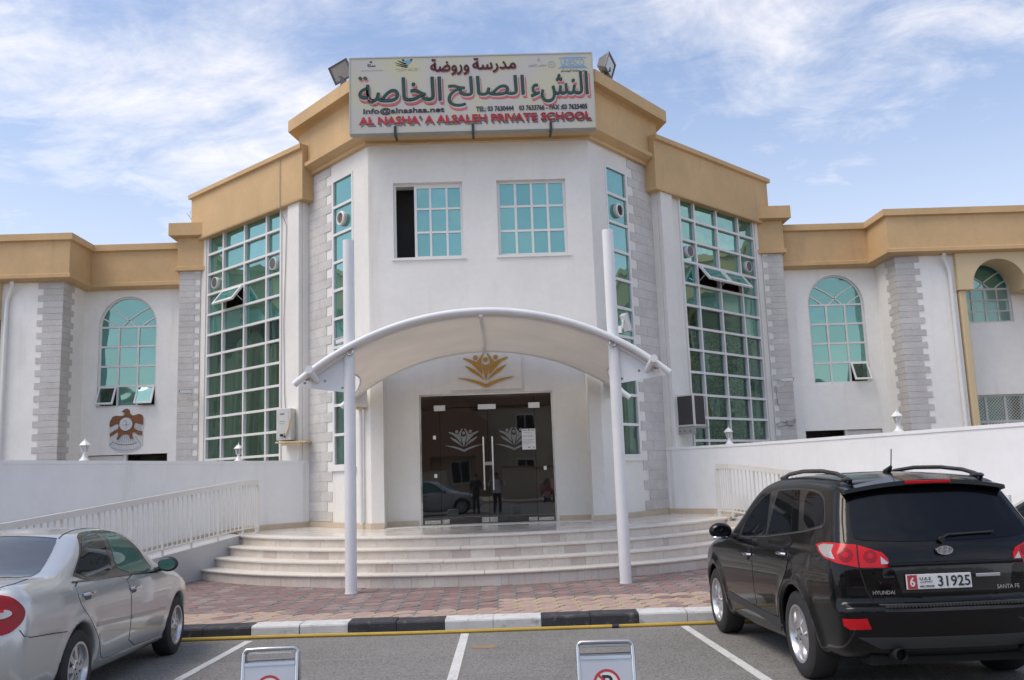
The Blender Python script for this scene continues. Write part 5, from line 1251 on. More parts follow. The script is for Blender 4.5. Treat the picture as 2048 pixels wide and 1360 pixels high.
class CarField:
    def __init__(s, prof, section, plan, arches, rear_c, front_c, x_rng, z_rng, wid, arch_r, k=.07, flare=.02):
        s.tab = poly_table(chaikin(prof, 2), x_rng[0]-.2, x_rng[1]+.2, z_rng[0]-.2, z_rng[1]+.2, .006)
        c = cat_curve(section, 12); s.sz, s.sw = c[:, 0], c[:, 1]; c = cat_curve(plan, 12); s.px, s.pw = c[:, 0], c[:, 1]
        s.arches, s.rc, s.fc, s.xr, s.zr, s.wid, s.ar, s.k, s.fl = arches, rear_c, front_c, x_rng, z_rng, wid, arch_r, k, flare
    def __call__(s, x, y, z):
        ay = np.abs(y); t = np.clip((x-.3)/1.6, 0, 1); q = (ay/s.wid)**2.4; xs = x-(1-t)*s.rc*q+t*s.fc*q
        zt = z+.035*np.clip((z-.95)/.4, 0, 1)*(ay/s.wid)**2*2
        d1 = bil(s.tab, xs, zt)
        w = np.interp(z, s.sz, s.sw)*np.interp(x, s.px, s.pw)
        for ax, az in s.arches:
            r = np.hypot(x-ax, z-az); w = w+s.fl*np.exp(-((r-s.ar-.03)/.06)**2)
        d = smax(d1, (ay-w)*.93, s.k)
        for ax, az in s.arches:
            r = np.hypot(x-ax, z-az); c = smax(r-s.ar, .50-ay, .03); d = smax(d, -c, .018)
        return d
def field_mesh(F, h, name):
    x0, x1 = F.xr; z0, z1 = F.zr; X = np.arange(x0-.06, x1+.06+h, h); Y = np.arange(-F.wid-.12, F.wid+.12+h, h); Z = np.arange(z0-.06, z1+.06+h, h)
    gx, gy, gz = np.meshgrid(X, Y, Z, indexing='ij'); D = F(gx, gy, gz); S = D < 0
    nx, ny, nz = D.shape; cnt = np.zeros((nx-1, ny-1, nz-1), int); acc = np.zeros((nx-1, ny-1, nz-1, 3)); num = np.zeros((nx-1, ny-1, nz-1))
    for a in (0, 1):
        for b in (0, 1):
            for c in (0, 1): cnt += S[a:nx-1+a, b:ny-1+b, c:nz-1+c]
    act = (cnt > 0) & (cnt < 8); idx = -np.ones(act.shape, int); idx[act] = np.arange(act.sum())
    I = np.argwhere(act); V = np.stack([X[I[:, 0]], Y[I[:, 1]], Z[I[:, 2]]], 1)+h/2
    e = 1e-3
    for _ in range(4):
        f = F(V[:, 0], V[:, 1], V[:, 2]); g = np.stack([F(V[:, 0]+e, V[:, 1], V[:, 2])-F(V[:, 0]-e, V[:, 1], V[:, 2]), F(V[:, 0], V[:, 1]+e, V[:, 2])-F(V[:, 0], V[:, 1]-e, V[:, 2]), F(V[:, 0], V[:, 1], V[:, 2]+e)-F(V[:, 0], V[:, 1], V[:, 2]-e)], 1)/(2*e)
        st = -(f/np.maximum((g*g).sum(1), .2))[:, None]*g; V = V+np.clip(st, -h*.6, h*.6)
    faces = []
    def quads(ax):
        sl = [slice(None)]*3; sl2 = [slice(None)]*3; sl[ax] = slice(0, -1); sl2[ax] = slice(1, None); A_ = S[tuple(sl)]; B_ = S[tuple(sl2)]; ch = np.argwhere(A_ != B_); o1, o2 = [(1, 2), (2, 0), (0, 1)][ax]
        for p in ch:
            if p[o1] < 1 or p[o2] < 1: continue
            q = []
            for d1, d2 in ((-1, -1), (0, -1), (0, 0), (-1, 0)):
                r = p.copy(); r[o1] += d1; r[o2] += d2
                if r[0] >= nx-1 or r[1] >= ny-1 or r[2] >= nz-1: q = None; break
                q.append(idx[tuple(r)])
            if q is None or min(q) < 0: continue
            faces.append(tuple(q) if A_[tuple(p)] else tuple(q[::-1]))
    for ax in range(3): quads(ax)
    # a little smoothing along the surface
    me = bpy.data.meshes.new(name); me.from_pydata(V.tolist(), [], faces); me.update()
    me.polygons.foreach_set('use_smooth', [True]*len(me.polygons)); return me
class Skin:
    """lays outlined pieces (glass, lamps, trim) onto a car body"""
    def __init__(s, me):
        s.me = me; s.bvh = BVHTree.FromPolygons([v.co.copy() for v in me.vertices], [tuple(p.vertices) for p in me.polygons])
        s.vn = [v.normal.copy() for v in me.vertices]
    def nrm(s, co, fi):
        vs = s.me.polygons[fi].vertices; n = Vector((0, 0, 0)); W_ = 0
        for i in vs:
            w = 1/((s.me.vertices[i].co-co).length+1e-4); n += s.vn[i]*w; W_ += w
        return n.normalized()
    def side(s, sg): return (lambda u, v: (Vector((u, sg*3, v)), Vector((0, -sg, 0))))
    def rear(s): return (lambda u, v: (Vector((-4, u, v)), Vector((1, 0, 0))))
    def top(s): return (lambda u, v: (Vector((u, v, 4)), Vector((0, 0, -1))))
    def corner(s, sg, ax=0.0):
        d = Vector((1, -sg*.75, 0)).normalized(); r = Vector((d.y, -d.x, 0)); return (lambda u, v: (Vector((ax, 0, v))+r*u-d*5, d))
    def piece(s, poly, proj, off, h=.035, name='piece', mat=None, parent=None, skirt=.006, thick=None, solid=True):
        P = [Vector((p[0], p[1])) for p in poly]; n = len(P); B_ = []
        for i in range(n):
            a, b = P[i], P[(i+1) % n]; m = max(1, int((b-a).length/h))
            for k in range(m): B_.append(a.lerp(b, k/m))
        xs = [p.x for p in B_]; ys = [p.y for p in B_]; pts = list(B_); nb = len(B_)
        y = min(ys)+h*.5; j = 0
        while y < max(ys):
            x = min(xs)+h*(.25+.5*(j % 2))
            while x < max(xs): pts.append(Vector((x, y))); x += h
            y += h*.87; j += 1
        vs, es, fs, *_ = delaunay_2d_cdt(pts, [(i, (i+1) % nb) for i in range(nb)], [list(range(nb))], 1, 1e-6)
        out = []; nn = []
        for p in vs:
            o_, d_ = proj(p.x, p.y); hit = s.bvh.ray_cast(o_, d_, 12)
            if hit[0] is None:
                q = o_+d_*3; hit = s.bvh.find_nearest(o_+d_*4)
            co, fi = hit[0], hit[2]; nv = s.nrm(co, fi); out.append(co+nv*off); nn.append((co, nv))
        F_ = [tuple(f) for f in fs]
        if F_:
            a, b, c = (out[i] for i in F_[0][:3])
            if (b-a).cross(c-a).dot(nn[F_[0][0]][1]) < 0: F_ = [f[::-1] for f in F_]
        m0 = len(out); from collections import Counter
        ec = Counter()
        for f in F_:
            for i in range(len(f)): ec[(f[i], f[(i+1) % len(f)])] += 1
        bd = [e for e in ec if (e[1], e[0]) not in ec]; mp = {}
        for a, b in bd:
            for i in (a, b):
                if i not in mp: mp[i] = len(out); out.append(nn[i][0]-nn[i][1]*skirt)
        F_ += [(b, a, mp[a], mp[b]) for a, b in bd]
        used = sorted({i for f in F_ for i in f}); rm = {o_: n_ for n_, o_ in enumerate(used)}; out = [out[i] for i in used]; F_ = [tuple(rm[i] for i in f) for f in F_]
        me = bpy.data.meshes.new(name); me.from_pydata([tuple(v) for v in out], [], F_); me.update()
        me.polygons.foreach_set('use_smooth', [True]*len(me.polygons))
        try: me.set_sharp_from_angle(angle=math.radians(50))
        except Exception: pass
        if mat: me.materials.append(mat)
        o = bpy.data.objects.new(name, me); COL.objects.link(o); o.parent = parent; return o
    def strip(s, line, wd, proj, off, name, mat, parent, skirt=.006):
        """band of width wd along a line given in the projection plane"""
        L_ = [Vector(p) for p in line]; a, b = [], []
        for i, p in enumerate(L_):
            d = (L_[min(i+1, len(L_)-1)]-L_[max(i-1, 0)]).normalized(); nn = Vector((-d.y, d.x))*wd*.5; a.append(p+nn); b.append(p-nn)
        return s.piece([tuple(p) for p in a+b[::-1]], proj, off, h=.05, name=name, mat=mat, parent=parent, skirt=skirt)
    def at(s, proj, u, v, off=0.0):
        o_, d_ = proj(u, v); h = s.bvh.ray_cast(o_, d_, 12)
        if h[0] is None: h = s.bvh.find_nearest(o_+d_*4)
        n = s.nrm(h[0], h[2]); return h[0]+n*off, n
def round_poly(P, n=2): return [tuple(p) for p in chaikin(P, n)]
def paint(name, col, metal, rough, flake=.05, coat=1.0):
    return material(name, col, rough, metal=metal, var=.03, vscale=2.0, coat=coat, local=True, spec=.5, fine=flake, fscale=900)
RUB = material('tyre_rubber', (.022, .022, .023), .75, var=.15, vscale=8, local=True, fine=.1, fscale=60)
ALLOY = material('alloy_rim', (.58, .58, .60), .28, metal=.85, var=.05, vscale=8, local=True)
DKMET = material('dark_brake_metal', (.05, .05, .052), .5, metal=.6)
CARGLASS = glass_mat('car_privacy_glass', (.1, .1, .1), .0, base=(.006, .0065, .0075), clear=0.0, wave=.02, rcol=(.55, .6, .68), wscale=2)
CHROME = material('chrome', (.75, .75, .76), .08, metal=1.0)
GAP = material('panel_gap', (.008, .008, .008), .8)
TAILR = material('red_lamp_lens', (.50, .006, .012), .2, coat=.25, spec=.25, var=.1, vscale=12, local=True)
TAILR2 = material('deep_red_lamp_lens', (.26, .005, .009), .2, coat=.3, spec=.25, local=True)
TAILW = material('clear_lamp_lens', (.46, .44, .43), .15, coat=.4, metal=.3, local=True)
UNDER = material('underbody', (.012, .012, .012), .9)
def wheel(parent, loc, side, R_, wd, rim_r, spokes, style):
    w = bpy.data.objects.new('wheel', None); COL.objects.link(w); w.parent = parent; w.location = loc; w.empty_display_size = .1
    M_ = Matrix.Rotation(-PI/2*side, 4, 'X')          # lathe axis -> outward
    h = wd/2
    obj('tyre', MB().lathe([(rim_r-.01, -h*.9), (rim_r+.02, -h), (R_-.05, -h*1.02), (R_-.015, -h*.86), (R_, -h*.55), (R_, h*.55), (R_-.015, h*.86), (R_-.05, h*1.02), (rim_r+.02, h), (rim_r-.01, h*.9)], 48, M_, close=True), RUB, w, smooth=True)
    b = MB().lathe([(rim_r+.006, h*.92), (rim_r+.008, h*1.0), (rim_r-.012, h*1.0), (rim_r-.028, h*.80), (rim_r-.03, -h*.9), (rim_r, -h*.9)], 48, M_)
    n0 = spokes
    for k in range(n0):
        a = 2*PI*k/n0; R3 = M_ @ Matrix.Rotation(a, 4, 'Z')
        if style == 'five':
            wi, wo = .042, .060; z0, z1 = h*.88, h*.80
            o_ = [(.05, -wi), (rim_r-.015, -wo), (rim_r-.015, wo), (.05, wi)]
        else:
            wi, wo = .018, .030; o_ = [(.05, -wi), (rim_r-.015, -wo), (rim_r-.015, wo), (.05, wi)]
        vs = [(x, y, h*.90-.10*(x/rim_r)**2*.25) for x, y in o_]+[(x, y*1.15, h*.55) for x, y in o_]
        b.add([R3 @ Vector(v) for v in vs], [(0, 1, 2, 3), (7, 6, 5, 4), (0, 4, 5, 1), (1, 5, 6, 2), (2, 6, 7, 3), (3, 7, 4, 0)])
    b.lathe([(0, h*.94), (.03, h*.95), (.062, h*.92), (.075, h*.80), (.075, h*.5)], 20, M_)
    obj('rim', b, ALLOY, w, smooth=True, bevel=0)
    obj('brake_disc', MB().lathe([(0, h*.35), (rim_r*.72, h*.35), (rim_r*.72, h*.2), (0, h*.2)], 28, M_).lathe([(0, -h*.2), (rim_r-.03, -h*.2), (rim_r-.03, -h*.25), (0, -h*.25)], 28, M_), DKMET, w)
    b = MB()
    for k in range(5):
        a = 2*PI*(k+.5)/5; b.tube([M_ @ Vector((.045*math.cos(a), .045*math.sin(a), h*.90)), M_ @ Vector((.045*math.cos(a), .045*math.sin(a), h*.965))], .009, 6)
    obj('wheel_nuts', b, DKMET, w); return w
def place_car(t, x, y_rear, heading):
    """x,y of rear axle centre on the sloping road; heading is the angle of the car's nose from +Y"""
    sl = math.atan(SL)
    t.rotation_mode = 'XYZ'
    Rz = Matrix.Rotation(PI/2+heading, 4, 'Z'); Rx = Matrix.Rotation(-sl, 4, 'X')
    M_ = Matrix.Translation((x, y_rear, road_z(y_rear))) @ Rx @ Rz
    t.location = M_.to_translation(); t.rotation_euler = M_.to_euler()

# ---- black off-road estate
SUVP = [(-.93, .30), (-1.03, .42), (-1.06, .55), (-1.075, .64), (-1.07, .685), (-1.00, .70), (-.985, .72), (-.985, .80), (-.98, .93), (-.96, 1.06), (-.90, 1.20), (-.63, 1.585), (-.60, 1.64), (-.40, 1.675), (.2, 1.715), (.8, 1.725), (1.3, 1.705), (1.62, 1.64), (1.95, 1.47), (2.42, 1.17), (2.62, 1.10), (3.05, 1.05), (3.38, .95), (3.54, .82), (3.60, .62), (3.58, .40), (3.45, .26), (2.9, .22), (-.6, .24)]
SUVS = [(.15, .80), (.25, .86), (.38, .90), (.55, .925), (.72, .935), (.88, .93), (1.0, .915), (1.075, .895), (1.11, .868), (1.2, .835), (1.4, .76), (1.58, .685), (1.68, .62), (1.78, .5)]
SUVL = [(-1.3, .80), (-1.05, .90), (-.85, .955), (-.5, .985), (0, 1.0), (2.4, 1.0), (2.9, .985), (3.25, .93), (3.5, .85), (3.7, .72)]
SUV = CarField(SUVP, SUVS, SUVL, [(0, .365), (2.70, .365)], .16, .30, (-1.08, 3.62), (.2, 1.74), .94, .405, k=.075, flare=.022)
suv_me = field_mesh(SUV, .027, 'body'); SUVK = Skin(suv_me)
BLK = material('black_car_paint', (.0028, .0028, .0034), .3, spec=.08, coat=.6, local=True)
TSUV = thing('black_suv', 'black off-road car with roof rails and red tail lamps parked nose in on the right', 'car')
suv_me.materials.append(BLK); o = bpy.data.objects.new('body', suv_me); COL.objects.link(o); o.parent = TSUV
CLAD = material('dark_grey_cladding', (.035, .036, .038), .55, var=.05, vscale=6, local=True)
for ax in (0, 2.7):
    for sg_ in (-1, 1): wheel(TSUV, (ax, sg_*.805, .365), sg_, .365, .235, .232, 5, 'five')
obj('underbody', MB().box(-.85, 3.3, -.66, .66, .24, .62), UNDER, TSUV)
S_ = SUVK
# SUV_DETAILS
# ---- silver saloon
SEDP = [(-.93, .26), (-1.05, .38), (-1.085, .55), (-1.08, .70), (-1.05, .80), (-1.03, .96), (-.985, 1.055), (-.90, 1.085), (-.62, 1.10), (-.40, 1.105), (-.10, 1.21), (.26, 1.385), (.52, 1.445), (.95, 1.475), (1.35, 1.468), (1.68, 1.435), (2.08, 1.27), (2.48, 1.04), (2.66, .975), (3.05, .915), (3.40, .82), (3.62, .69), (3.69, .53), (3.66, .34), (3.5, .20), (2.9, .17), (-.6, .19)]
SEDS = [(.12, .74), (.22, .80), (.35, .855), (.5, .88), (.65, .89), (.8, .888), (.92, .872), (.985, .852), (1.03, .822), (1.1, .785), (1.25, .735), (1.38, .665), (1.46, .58), (1.52, .45)]
SEDL = [(-1.3, .78), (-1.08, .88), (-.9, .94), (-.5, .985), (0, 1.0), (2.4, 1.0), (2.9, .98), (3.3, .91), (3.55, .82), (3.75, .70)]
SED = CarField(SEDP, SEDS, SEDL, [(0, .325), (2.72, .325)], .17, .34, (-1.10, 3.71), (.15, 1.50), .895, .365, k=.085, flare=.012)
sed_me = field_mesh(SED, .027, 'body'); SEDK = Skin(sed_me)
SIL = paint('silver_car_paint', (.52, .53, .53), .5, .30, flake=.12)
TSED = thing('silver_saloon', 'silver saloon car with a red round tail lamp parked nose in on the left', 'car')
sed_me.materials.append(SIL); o = bpy.data.objects.new('body', sed_me); COL.objects.link(o); o.parent = TSED
for ax in (0, 2.72):
    for sg_ in (-1, 1): wheel(TSED, (ax, sg_*.775, .322), sg_, .322, .205, .205, 8, 'eight')
obj('underbody', MB().box(-.85, 3.3, -.62, .62, .2, .58), UNDER, TSED)
# SED_DETAILS
def cpoly(P3, sg): return [(sg*(-.6*x-.8*y), z) for x, y, z in P3]
def front_proj(): return (lambda u, v: (Vector((6, u, v)), Vector((-1, 0, 0))))
def ball(c, r, n=16, m=10):
    b = MB(); vs = []
    for j in range(m+1):
        th = PI*j/m
        for i in range(n): vs.append((c[0]+r[0]*math.sin(th)*math.cos(2*PI*i/n), c[1]+r[1]*math.sin(th)*math.sin(2*PI*i/n), c[2]+r[2]*math.cos(th)))
    fs = [(j*n+i, (j+1)*n+i, (j+1)*n+(i+1) % n, j*n+(i+1) % n) for j in range(m) for i in range(n)]
    return b.add(vs, fs)
def text_on(skin, proj, body, u, v, hgt, wid, mat, parent, udir, name='lettering', ext=.002, bold=.01):
    co, n = skin.at(proj, u, v, .004); r = Vector(udir); r = (r-n*r.dot(n)).normalized(); w_ = n.cross(r)
    fr = Matrix((r, w_, n)).transposed().to_4x4(); fr.translation = co
    me = fit_text(body, -wid/2, wid/2, -hgt/2, hgt/2, fr, ext*2, bold); me.materials.append(mat)
    o = bpy.data.objects.new(name, me); COL.objects.link(o); o.parent = parent; return o
def door_pieces(T, S, sg, name, poly, mat, off=.0045):
    xs = [p[0] for p in poly]; ys = [p[1] for p in poly]; cx_, cy_ = (max(xs)+min(xs))/2, (max(ys)+min(ys))/2
    big = [(cx_+(x-cx_)*(1+.006/(max(xs)-cx_)), cy_+(y-cy_)*(1+.006/(max(ys)-cy_))) for x, y in poly]
    g = S.piece(big, S.side(sg), .0015, h=.05, name='panel_gap', mat=GAP, parent=T)
    d = S.piece(poly, S.side(sg), off, h=.04, name=name, mat=mat, parent=T, skirt=.0); return d
BLKTRIM = material('gloss_black_trim', (.010, .010, .011), .25, coat=.5, local=True)
# ---------------- black car
T, S = TSUV, SUVK
for sg in (1, -1):
    sd_ = S.side(sg)
    fd_ = door_pieces(T, S, sg, 'front_door', round_poly([(2.20, .93), (2.24, .75), (2.17, .56), (2.08, .455), (1.155, .435), (1.15, .66), (1.16, .92), (1.195, 1.06), (1.20, 1.118), (1.70, 1.095), (2.08, 1.03)], 1), BLK)
    rd_ = door_pieces(T, S, sg, 'rear_door', round_poly([(1.14, .435), (1.135, .66), (1.145, .92), (1.18, 1.06), (1.185, 1.12), (.60, 1.15), (.16, 1.17), (.09, .99), (.20, .80), (.36, .66), (.46, .52), (.50, .435)], 1), BLK)
    S.piece(round_poly([(1.80, 1.115), (1.70, 1.255), (1.545, 1.41), (1.33, 1.520), (1.10, 1.583), (.30, 1.592), (-.15, 1.570), (-.34, 1.518), (-.42, 1.43), (-.50, 1.31), (-.48, 1.268), (-.08, 1.215), (.85, 1.137), (1.68, 1.105)], 1), sd_, .0015, name='window_surround', mat=BLKTRIM, parent=T)
    S.piece([(1.715, 1.135), (1.68, 1.25), (1.53, 1.395), (1.32, 1.503), (1.125, 1.562), (.915, 1.164), (1.63, 1.128)], sd_, .004, name='side_glass', mat=CARGLASS, parent=T)
    S.piece([(.895, 1.574), (.48, 1.577), (.225, 1.205), (.855, 1.160)], sd_, .004, name='side_glass', mat=CARGLASS, parent=T)
    S.piece([(.462, 1.577), (.30, 1.574), (.045, 1.222), (.205, 1.208)], sd_, .004, name='side_glass', mat=CARGLASS, parent=T)
    S.piece(round_poly([(.14, 1.566), (-.155, 1.547), (-.32, 1.499), (-.40, 1.41), (-.465, 1.31), (-.44, 1.285), (-.068, 1.234)], 1), sd_, .004, name='quarter_glass', mat=CARGLASS, parent=T)
    S.strip([(1.70, 1.108), (.87, 1.142), (-.10, 1.22), (-.47, 1.268)], .010, sd_, .005, 'belt_trim', material('satin_trim', (.12, .12, .125), .3, metal=.6, local=True), T)
    S.piece([(2.22, .50), (2.20, .43), (1.19, .392), (.52, .318), (.41, .378), (.50, .43), (1.18, .455), (2.10, .52)], sd_, .010, name='sill_cladding', mat=CLAD, parent=T)
    for (x, z), dr_ in (((1.29, .955), fd_), ((.27, 1.015), rd_)):
        p, n = S.at(sd_, x, z, .0); t_ = Vector((1, 0, 0)); c = MB().tube([p+t_*-.10+n*.006, p+t_*-.075+n*.035, p+t_*.0+n*.042, p+t_*.075+n*.035, p+t_*.10+n*.006], .013, 8)
        obj('door_handle', c, CHROME, dr_, smooth=True)
        S.piece(circ((x+.0, z-.004), .055, 14), sd_, .0065, name='handle_recess', mat=GAP, parent=dr_)
    # door mirror
    p, n = S.at(sd_, 1.86, 1.12, 0)
    m_ = obj('door_mirror', ball((1.90, sg*1.035, 1.17), (.075, .125, .088)), BLK, T, smooth=True)
    obj('mirror_arm', MB().tube([(1.88, sg*.86, 1.10), (1.90, sg*.98, 1.13)], .03, 8), BLK, m_, smooth=True)
    obj('mirror_glass', MB().prism([(sg*1.04+.088*math.cos(a*PI/8), 1.17+.058*math.sin(a*PI/8)) for a in range(16)], [], .0, .004, Matrix(((0, 0, -1, 1.833), (1, 0, 0, 0), (0, 1, 0, 0), (0, 0, 0, 1)))), CARGLASS, m_)
    obj('mirror_foot', ball((1.90, sg*1.04, 1.105), (.06, .10, .028)), CHROME, m_, smooth=True)
    # tail lamp
    TL = [(-.43, .85, 1.128), (-.55, .845, 1.148), (-.678, .83, 1.155), (-.845, .689, 1.136), (-.909, .529, 1.078), (-.927, .492, 1.034), (-.942, .484, .965), (-.893, .706, .968), (-.837, .839, 1.0), (-.68, .883, 1.036), (-.547, .877, 1.078)]
    tl = S.piece(cpoly(TL, sg), S.corner(sg), .009, h=.025, name='tail_lamp', mat=TAILR, parent=T)
    S.piece(cpoly([(-.49, .851, 1.118), (-.60, .85, 1.138), (-.747, .824, 1.138), (-.756, .852, 1.089), (-.813, .854, 1.03), (-.678, .881, 1.048), (-.57, .875, 1.085)], sg), S.corner(sg), .012, h=.02, name='clear_lens', mat=TAILW, parent=tl)
    uc_ = lambda x, y: sg*(-.6*x-.8*y)
    for (x, y, z, r_) in ((-.843, .782, 1.062, .050), (-.897, .615, 1.050, .045)):
        S.piece([(uc_(x, y)+r_*math.cos(a*PI/10), z+r_*math.sin(a*PI/10)) for a in range(20)], S.corner(sg), .0125, h=.02, name='lamp_ring', mat=TAILR2, parent=tl)
        S.piece([(uc_(x, y)+r_*.45*math.cos(a*PI/6), z+r_*.45*math.sin(a*PI/6)) for a in range(12)], S.corner(sg), .0155, h=.02, name='lamp_bulb', mat=TAILR, parent=tl)
    S.piece(cpoly([(-.92, .545, 1.046), (-.93, .498, 1.005), (-.94, .492, .99), (-.93, .55, .99)], sg), S.corner(sg), .0125, h=.02, name='clear_lens', mat=TAILW, parent=tl)
    S.strip(cpoly([(-.845, .689, 1.138), (-.893, .706, .966)], sg), .008, S.corner(sg), .0135, 'panel_gap', GAP, T)
    S.piece(cpoly([(-.90, .872, .596), (-.984, .719, .600), (-.977, .691, .523), (-.924, .832, .519), (-.897, .866, .546)], sg), S.corner(sg), .008, h=.025, name='rear_reflector', mat=TAILR, parent=T)
    # roof rail
    z_at = lambda x, y: S.at(S.top(), x, y)[0].z
    xs_ = [1.25, 1.15, 1.0, .6, .1, -.25, -.43, -.51]; hh = [.0, .022, .038, .050, .052, .042, .024, 0]
    obj('roof_rail', MB().tube([(x, sg*(.545-.015*x), z_at(x, sg*(.545-.015*x))+h_) for x, h_ in zip(xs_, hh)], .019, 8), BLKTRIM, T, smooth=True)
    for x0 in (1.19, -.45): obj('rail_foot', ball((x0, sg*(.545-.015*x0), z_at(x0, sg*(.545-.015*x0))+.012), (.11, .026, .024)), BLKTRIM, T, smooth=True)
    # exhaust tip
    obj('exhaust_tip', MB().tube([(-.70, sg*.50, .335), (-1.02, sg*.50, .335)], .044, 16, caps=False), DKMET, T, smooth=True); obj('exhaust_bore', MB().tube([(-.95, sg*.50, .335), (-.90, sg*.50, .335)], .042, 16), GAP, T)
    # front lamps
    S.piece(round_poly([(sg*.50, .78), (sg*.86, .92), (sg*.84, .78), (sg*.55, .70)], 1), front_proj(), .006, name='headlamp', mat=TAILW, parent=T)
# rear door (tailgate)
rp_ = S.rear()
gate = [(.66, 1.50), (.725, 1.318), (.766, 1.166), (.705, .964), (.675, .80), (.635, .715)]
full = gate+[(-y, z) for y, z in gate[::-1]]
for sg in (1, -1): S.strip([(sg*y, z) for y, z in gate], .009, rp_, .003, 'panel_gap', GAP, T)
tg = S.piece(round_poly([(.615, 1.497), (.45, 1.512), (-.45, 1.512), (-.615, 1.497), (-.675, 1.30), (-.70, 1.19), (-.62, 1.165), (-.25, 1.150), (.25, 1.150), (.62, 1.165), (.70, 1.19), (.675, 1.30)], 1), rp_, .005, name='rear_glass', mat=CARGLASS, parent=T)
S.piece([(.46, .945), (.52, .985), (-.52, .985), (-.46, .945), (-.42, .775), (.42, .775)], rp_, .002, name='plate_recess', mat=BLKTRIM, parent=T)
obj('gate_lip', MB().tube([(-.995, y, .988) for y in (-.52, -.2, .2, .52)], .016, 8), BLK, T, smooth=True)
# spoiler over the glass
b = MB(); n = 20
for i in range(n+1):
    y = -.66+1.32*i/n; bow = .045*(1-(y/.66)**2); x = -.655-bow
    b.v += [(-.46-bow*.3, y, 1.668-.075*(y/.66)**2), (x, y, 1.625-.065*(y/.66)**2), (x-.004, y, 1.590-.06*(y/.66)**2), (x+.10, y, 1.560-.05*(y/.66)**2), (-.50, y, 1.60-.09*(y/.66)**2)]
b.f += [(5*i+j, 5*i+5+j, 5*i+5+(j+1) % 5, 5*i+(j+1) % 5) for i in range(n) for j in range(5)]+[(0, 1, 2, 3, 4), tuple(5*n+j for j in (4, 3, 2, 1, 0))]
spl = obj('spoiler', b, BLK, T, smooth=True)
obj('brake_lamp', MB().box(-.714, -.69, -.185, .185, 1.593, 1.617), TAILR, spl, bevel=.004)
obj('wiper', MB().tube([(-.935, .06, 1.165), (-.925, .0, 1.195), (-.895, -.38, 1.205)], .009, 6).tube([(-.955, .06, 1.16), (-.93, .06, 1.165)], .022, 8), BLACKP, T, smooth=True)
obj('tailgate_handle', MB().box(-1.012, -.985, -.33, -.14, .878, .905), CHROME, T, bevel=.006)
# bumper tread strip
b = MB()
for k in range(46):
    y = -.60+1.2*k/46; b.box(-1.072, -1.02, y, y+.014, .683, .699)
stp = S.piece([(.61, .698), (-.61, .698), (-.585, .648), (.585, .648)], rp_, .004, name='bumper_step', mat=CLAD, parent=T)
stuff(obj('step_ribs', b, CLAD, stp))
S.piece([(.78, .46), (-.78, .46), (-.62, .375), (.62, .375)], rp_, .006, name='bumper_skirt', mat=CLAD, parent=T)
# number plate
co, n_ = S.at(rp_, .145, .857, .018)
fr = Matrix(((0, 0, -1, 0), (-1, 0, 0, 0), (0, 1, 0, 0), (0, 0, 0, 1))); fr.translation = Vector((-1.004, .145, .857))
npl = obj('number_plate', MB().prism(rect(-.25, .25, -.055, .055), [], -.02, 0, fr), SIGN_W, T, bevel=.003)
obj('plate_red_field', MB().prism(rect(-.246, -.172, -.051, .051), [], 0, .002, fr), SIGN_R, npl)
def plate_text(body, u0, u1, v0, v1, mat, bold=.02):
    me = fit_text(body, u0, u1, v0, v1, fr, .0035, bold); me.materials.append(mat); return obj('plate_text', me, None, npl)
plate_text('6', -.228, -.190, -.033, .035, SIGN_W); plate_text('31925', -.012, .238, -.038, .040, SIGN_K, .01)
plate_text('U.A.E', -.150, -.065, .012, .034, SMALL, .0); plate_text('\ufef2\ufe92\ufec7\ufeed\ufe91\ufe8d', -.150, -.055, -.008, .008, SMALL, 0); plate_text('ABU DHABI', -.155, -.045, -.040, -.026, SMALL, 0)
# oval badge and lettering
e0 = MB(); fr2 = Matrix(((0, 0, -1, -.982), (-1, 0, 0, .065), (0, 1, 0, 1.082), (0, 0, 0, 1)))
e0.prism([(.064*math.cos(k*PI/16), .034*math.sin(k*PI/16)) for k in range(32)], [[(.055*math.cos(k*PI/16), .026*math.sin(k*PI/16)) for k in range(32)]], -.02, .004, fr2)
for x0 in (-.022, .022): e0.prism([(x0-.007-.007, -.025), (x0+.006-.007, -.025), (x0+.007+.007, .025), (x0-.006+.007, .025)], [], -.02, .003, fr2)
e0.prism([(-.026, -.008), (.020, .002), (.026, .009), (-.020, -.001)], [], -.02, .003, fr2)
bd = obj('oval_badge', e0, CHROME, T); obj('badge_ground', MB().prism([(.056*math.cos(k*PI/16), .027*math.sin(k*PI/16)) for k in range(32)], [], -.03, -.002, fr2), material('badge_silver', (.30, .31, .36), .3, metal=.6, local=True), bd)
text_on(S, rp_, 'HYUNDAI', .555, .782, .028, .16, CHROME, T, (0, -1, 0)); text_on(S, rp_, 'SANTA FE', -.40, .798, .03, .19, CHROME, T, (0, -1, 0))
obj('roof_antenna', MB().tube([(.02, 0, 1.70), (-.06, 0, 1.735), (-.085, 0, 1.75)], .02, 8, radii=[.035, .02, .012]).tube([(-.085, 0, 1.75), (-.125, 0, 1.90)], .005, 6), BLACKP, T, smooth=True)
S.piece(round_poly([(.95, .36), (.95, -.36), (.25, -.37), (.25, .37)], 1), S.top(), .003, name='sunroof', mat=CARGLASS, parent=T)
S.piece(round_poly([(.70, 1.17), (-.70, 1.17), (-.60, 1.55), (.60, 1.55)], 1), front_proj(), .004, name='windscreen', mat=CARGLASS, parent=T)
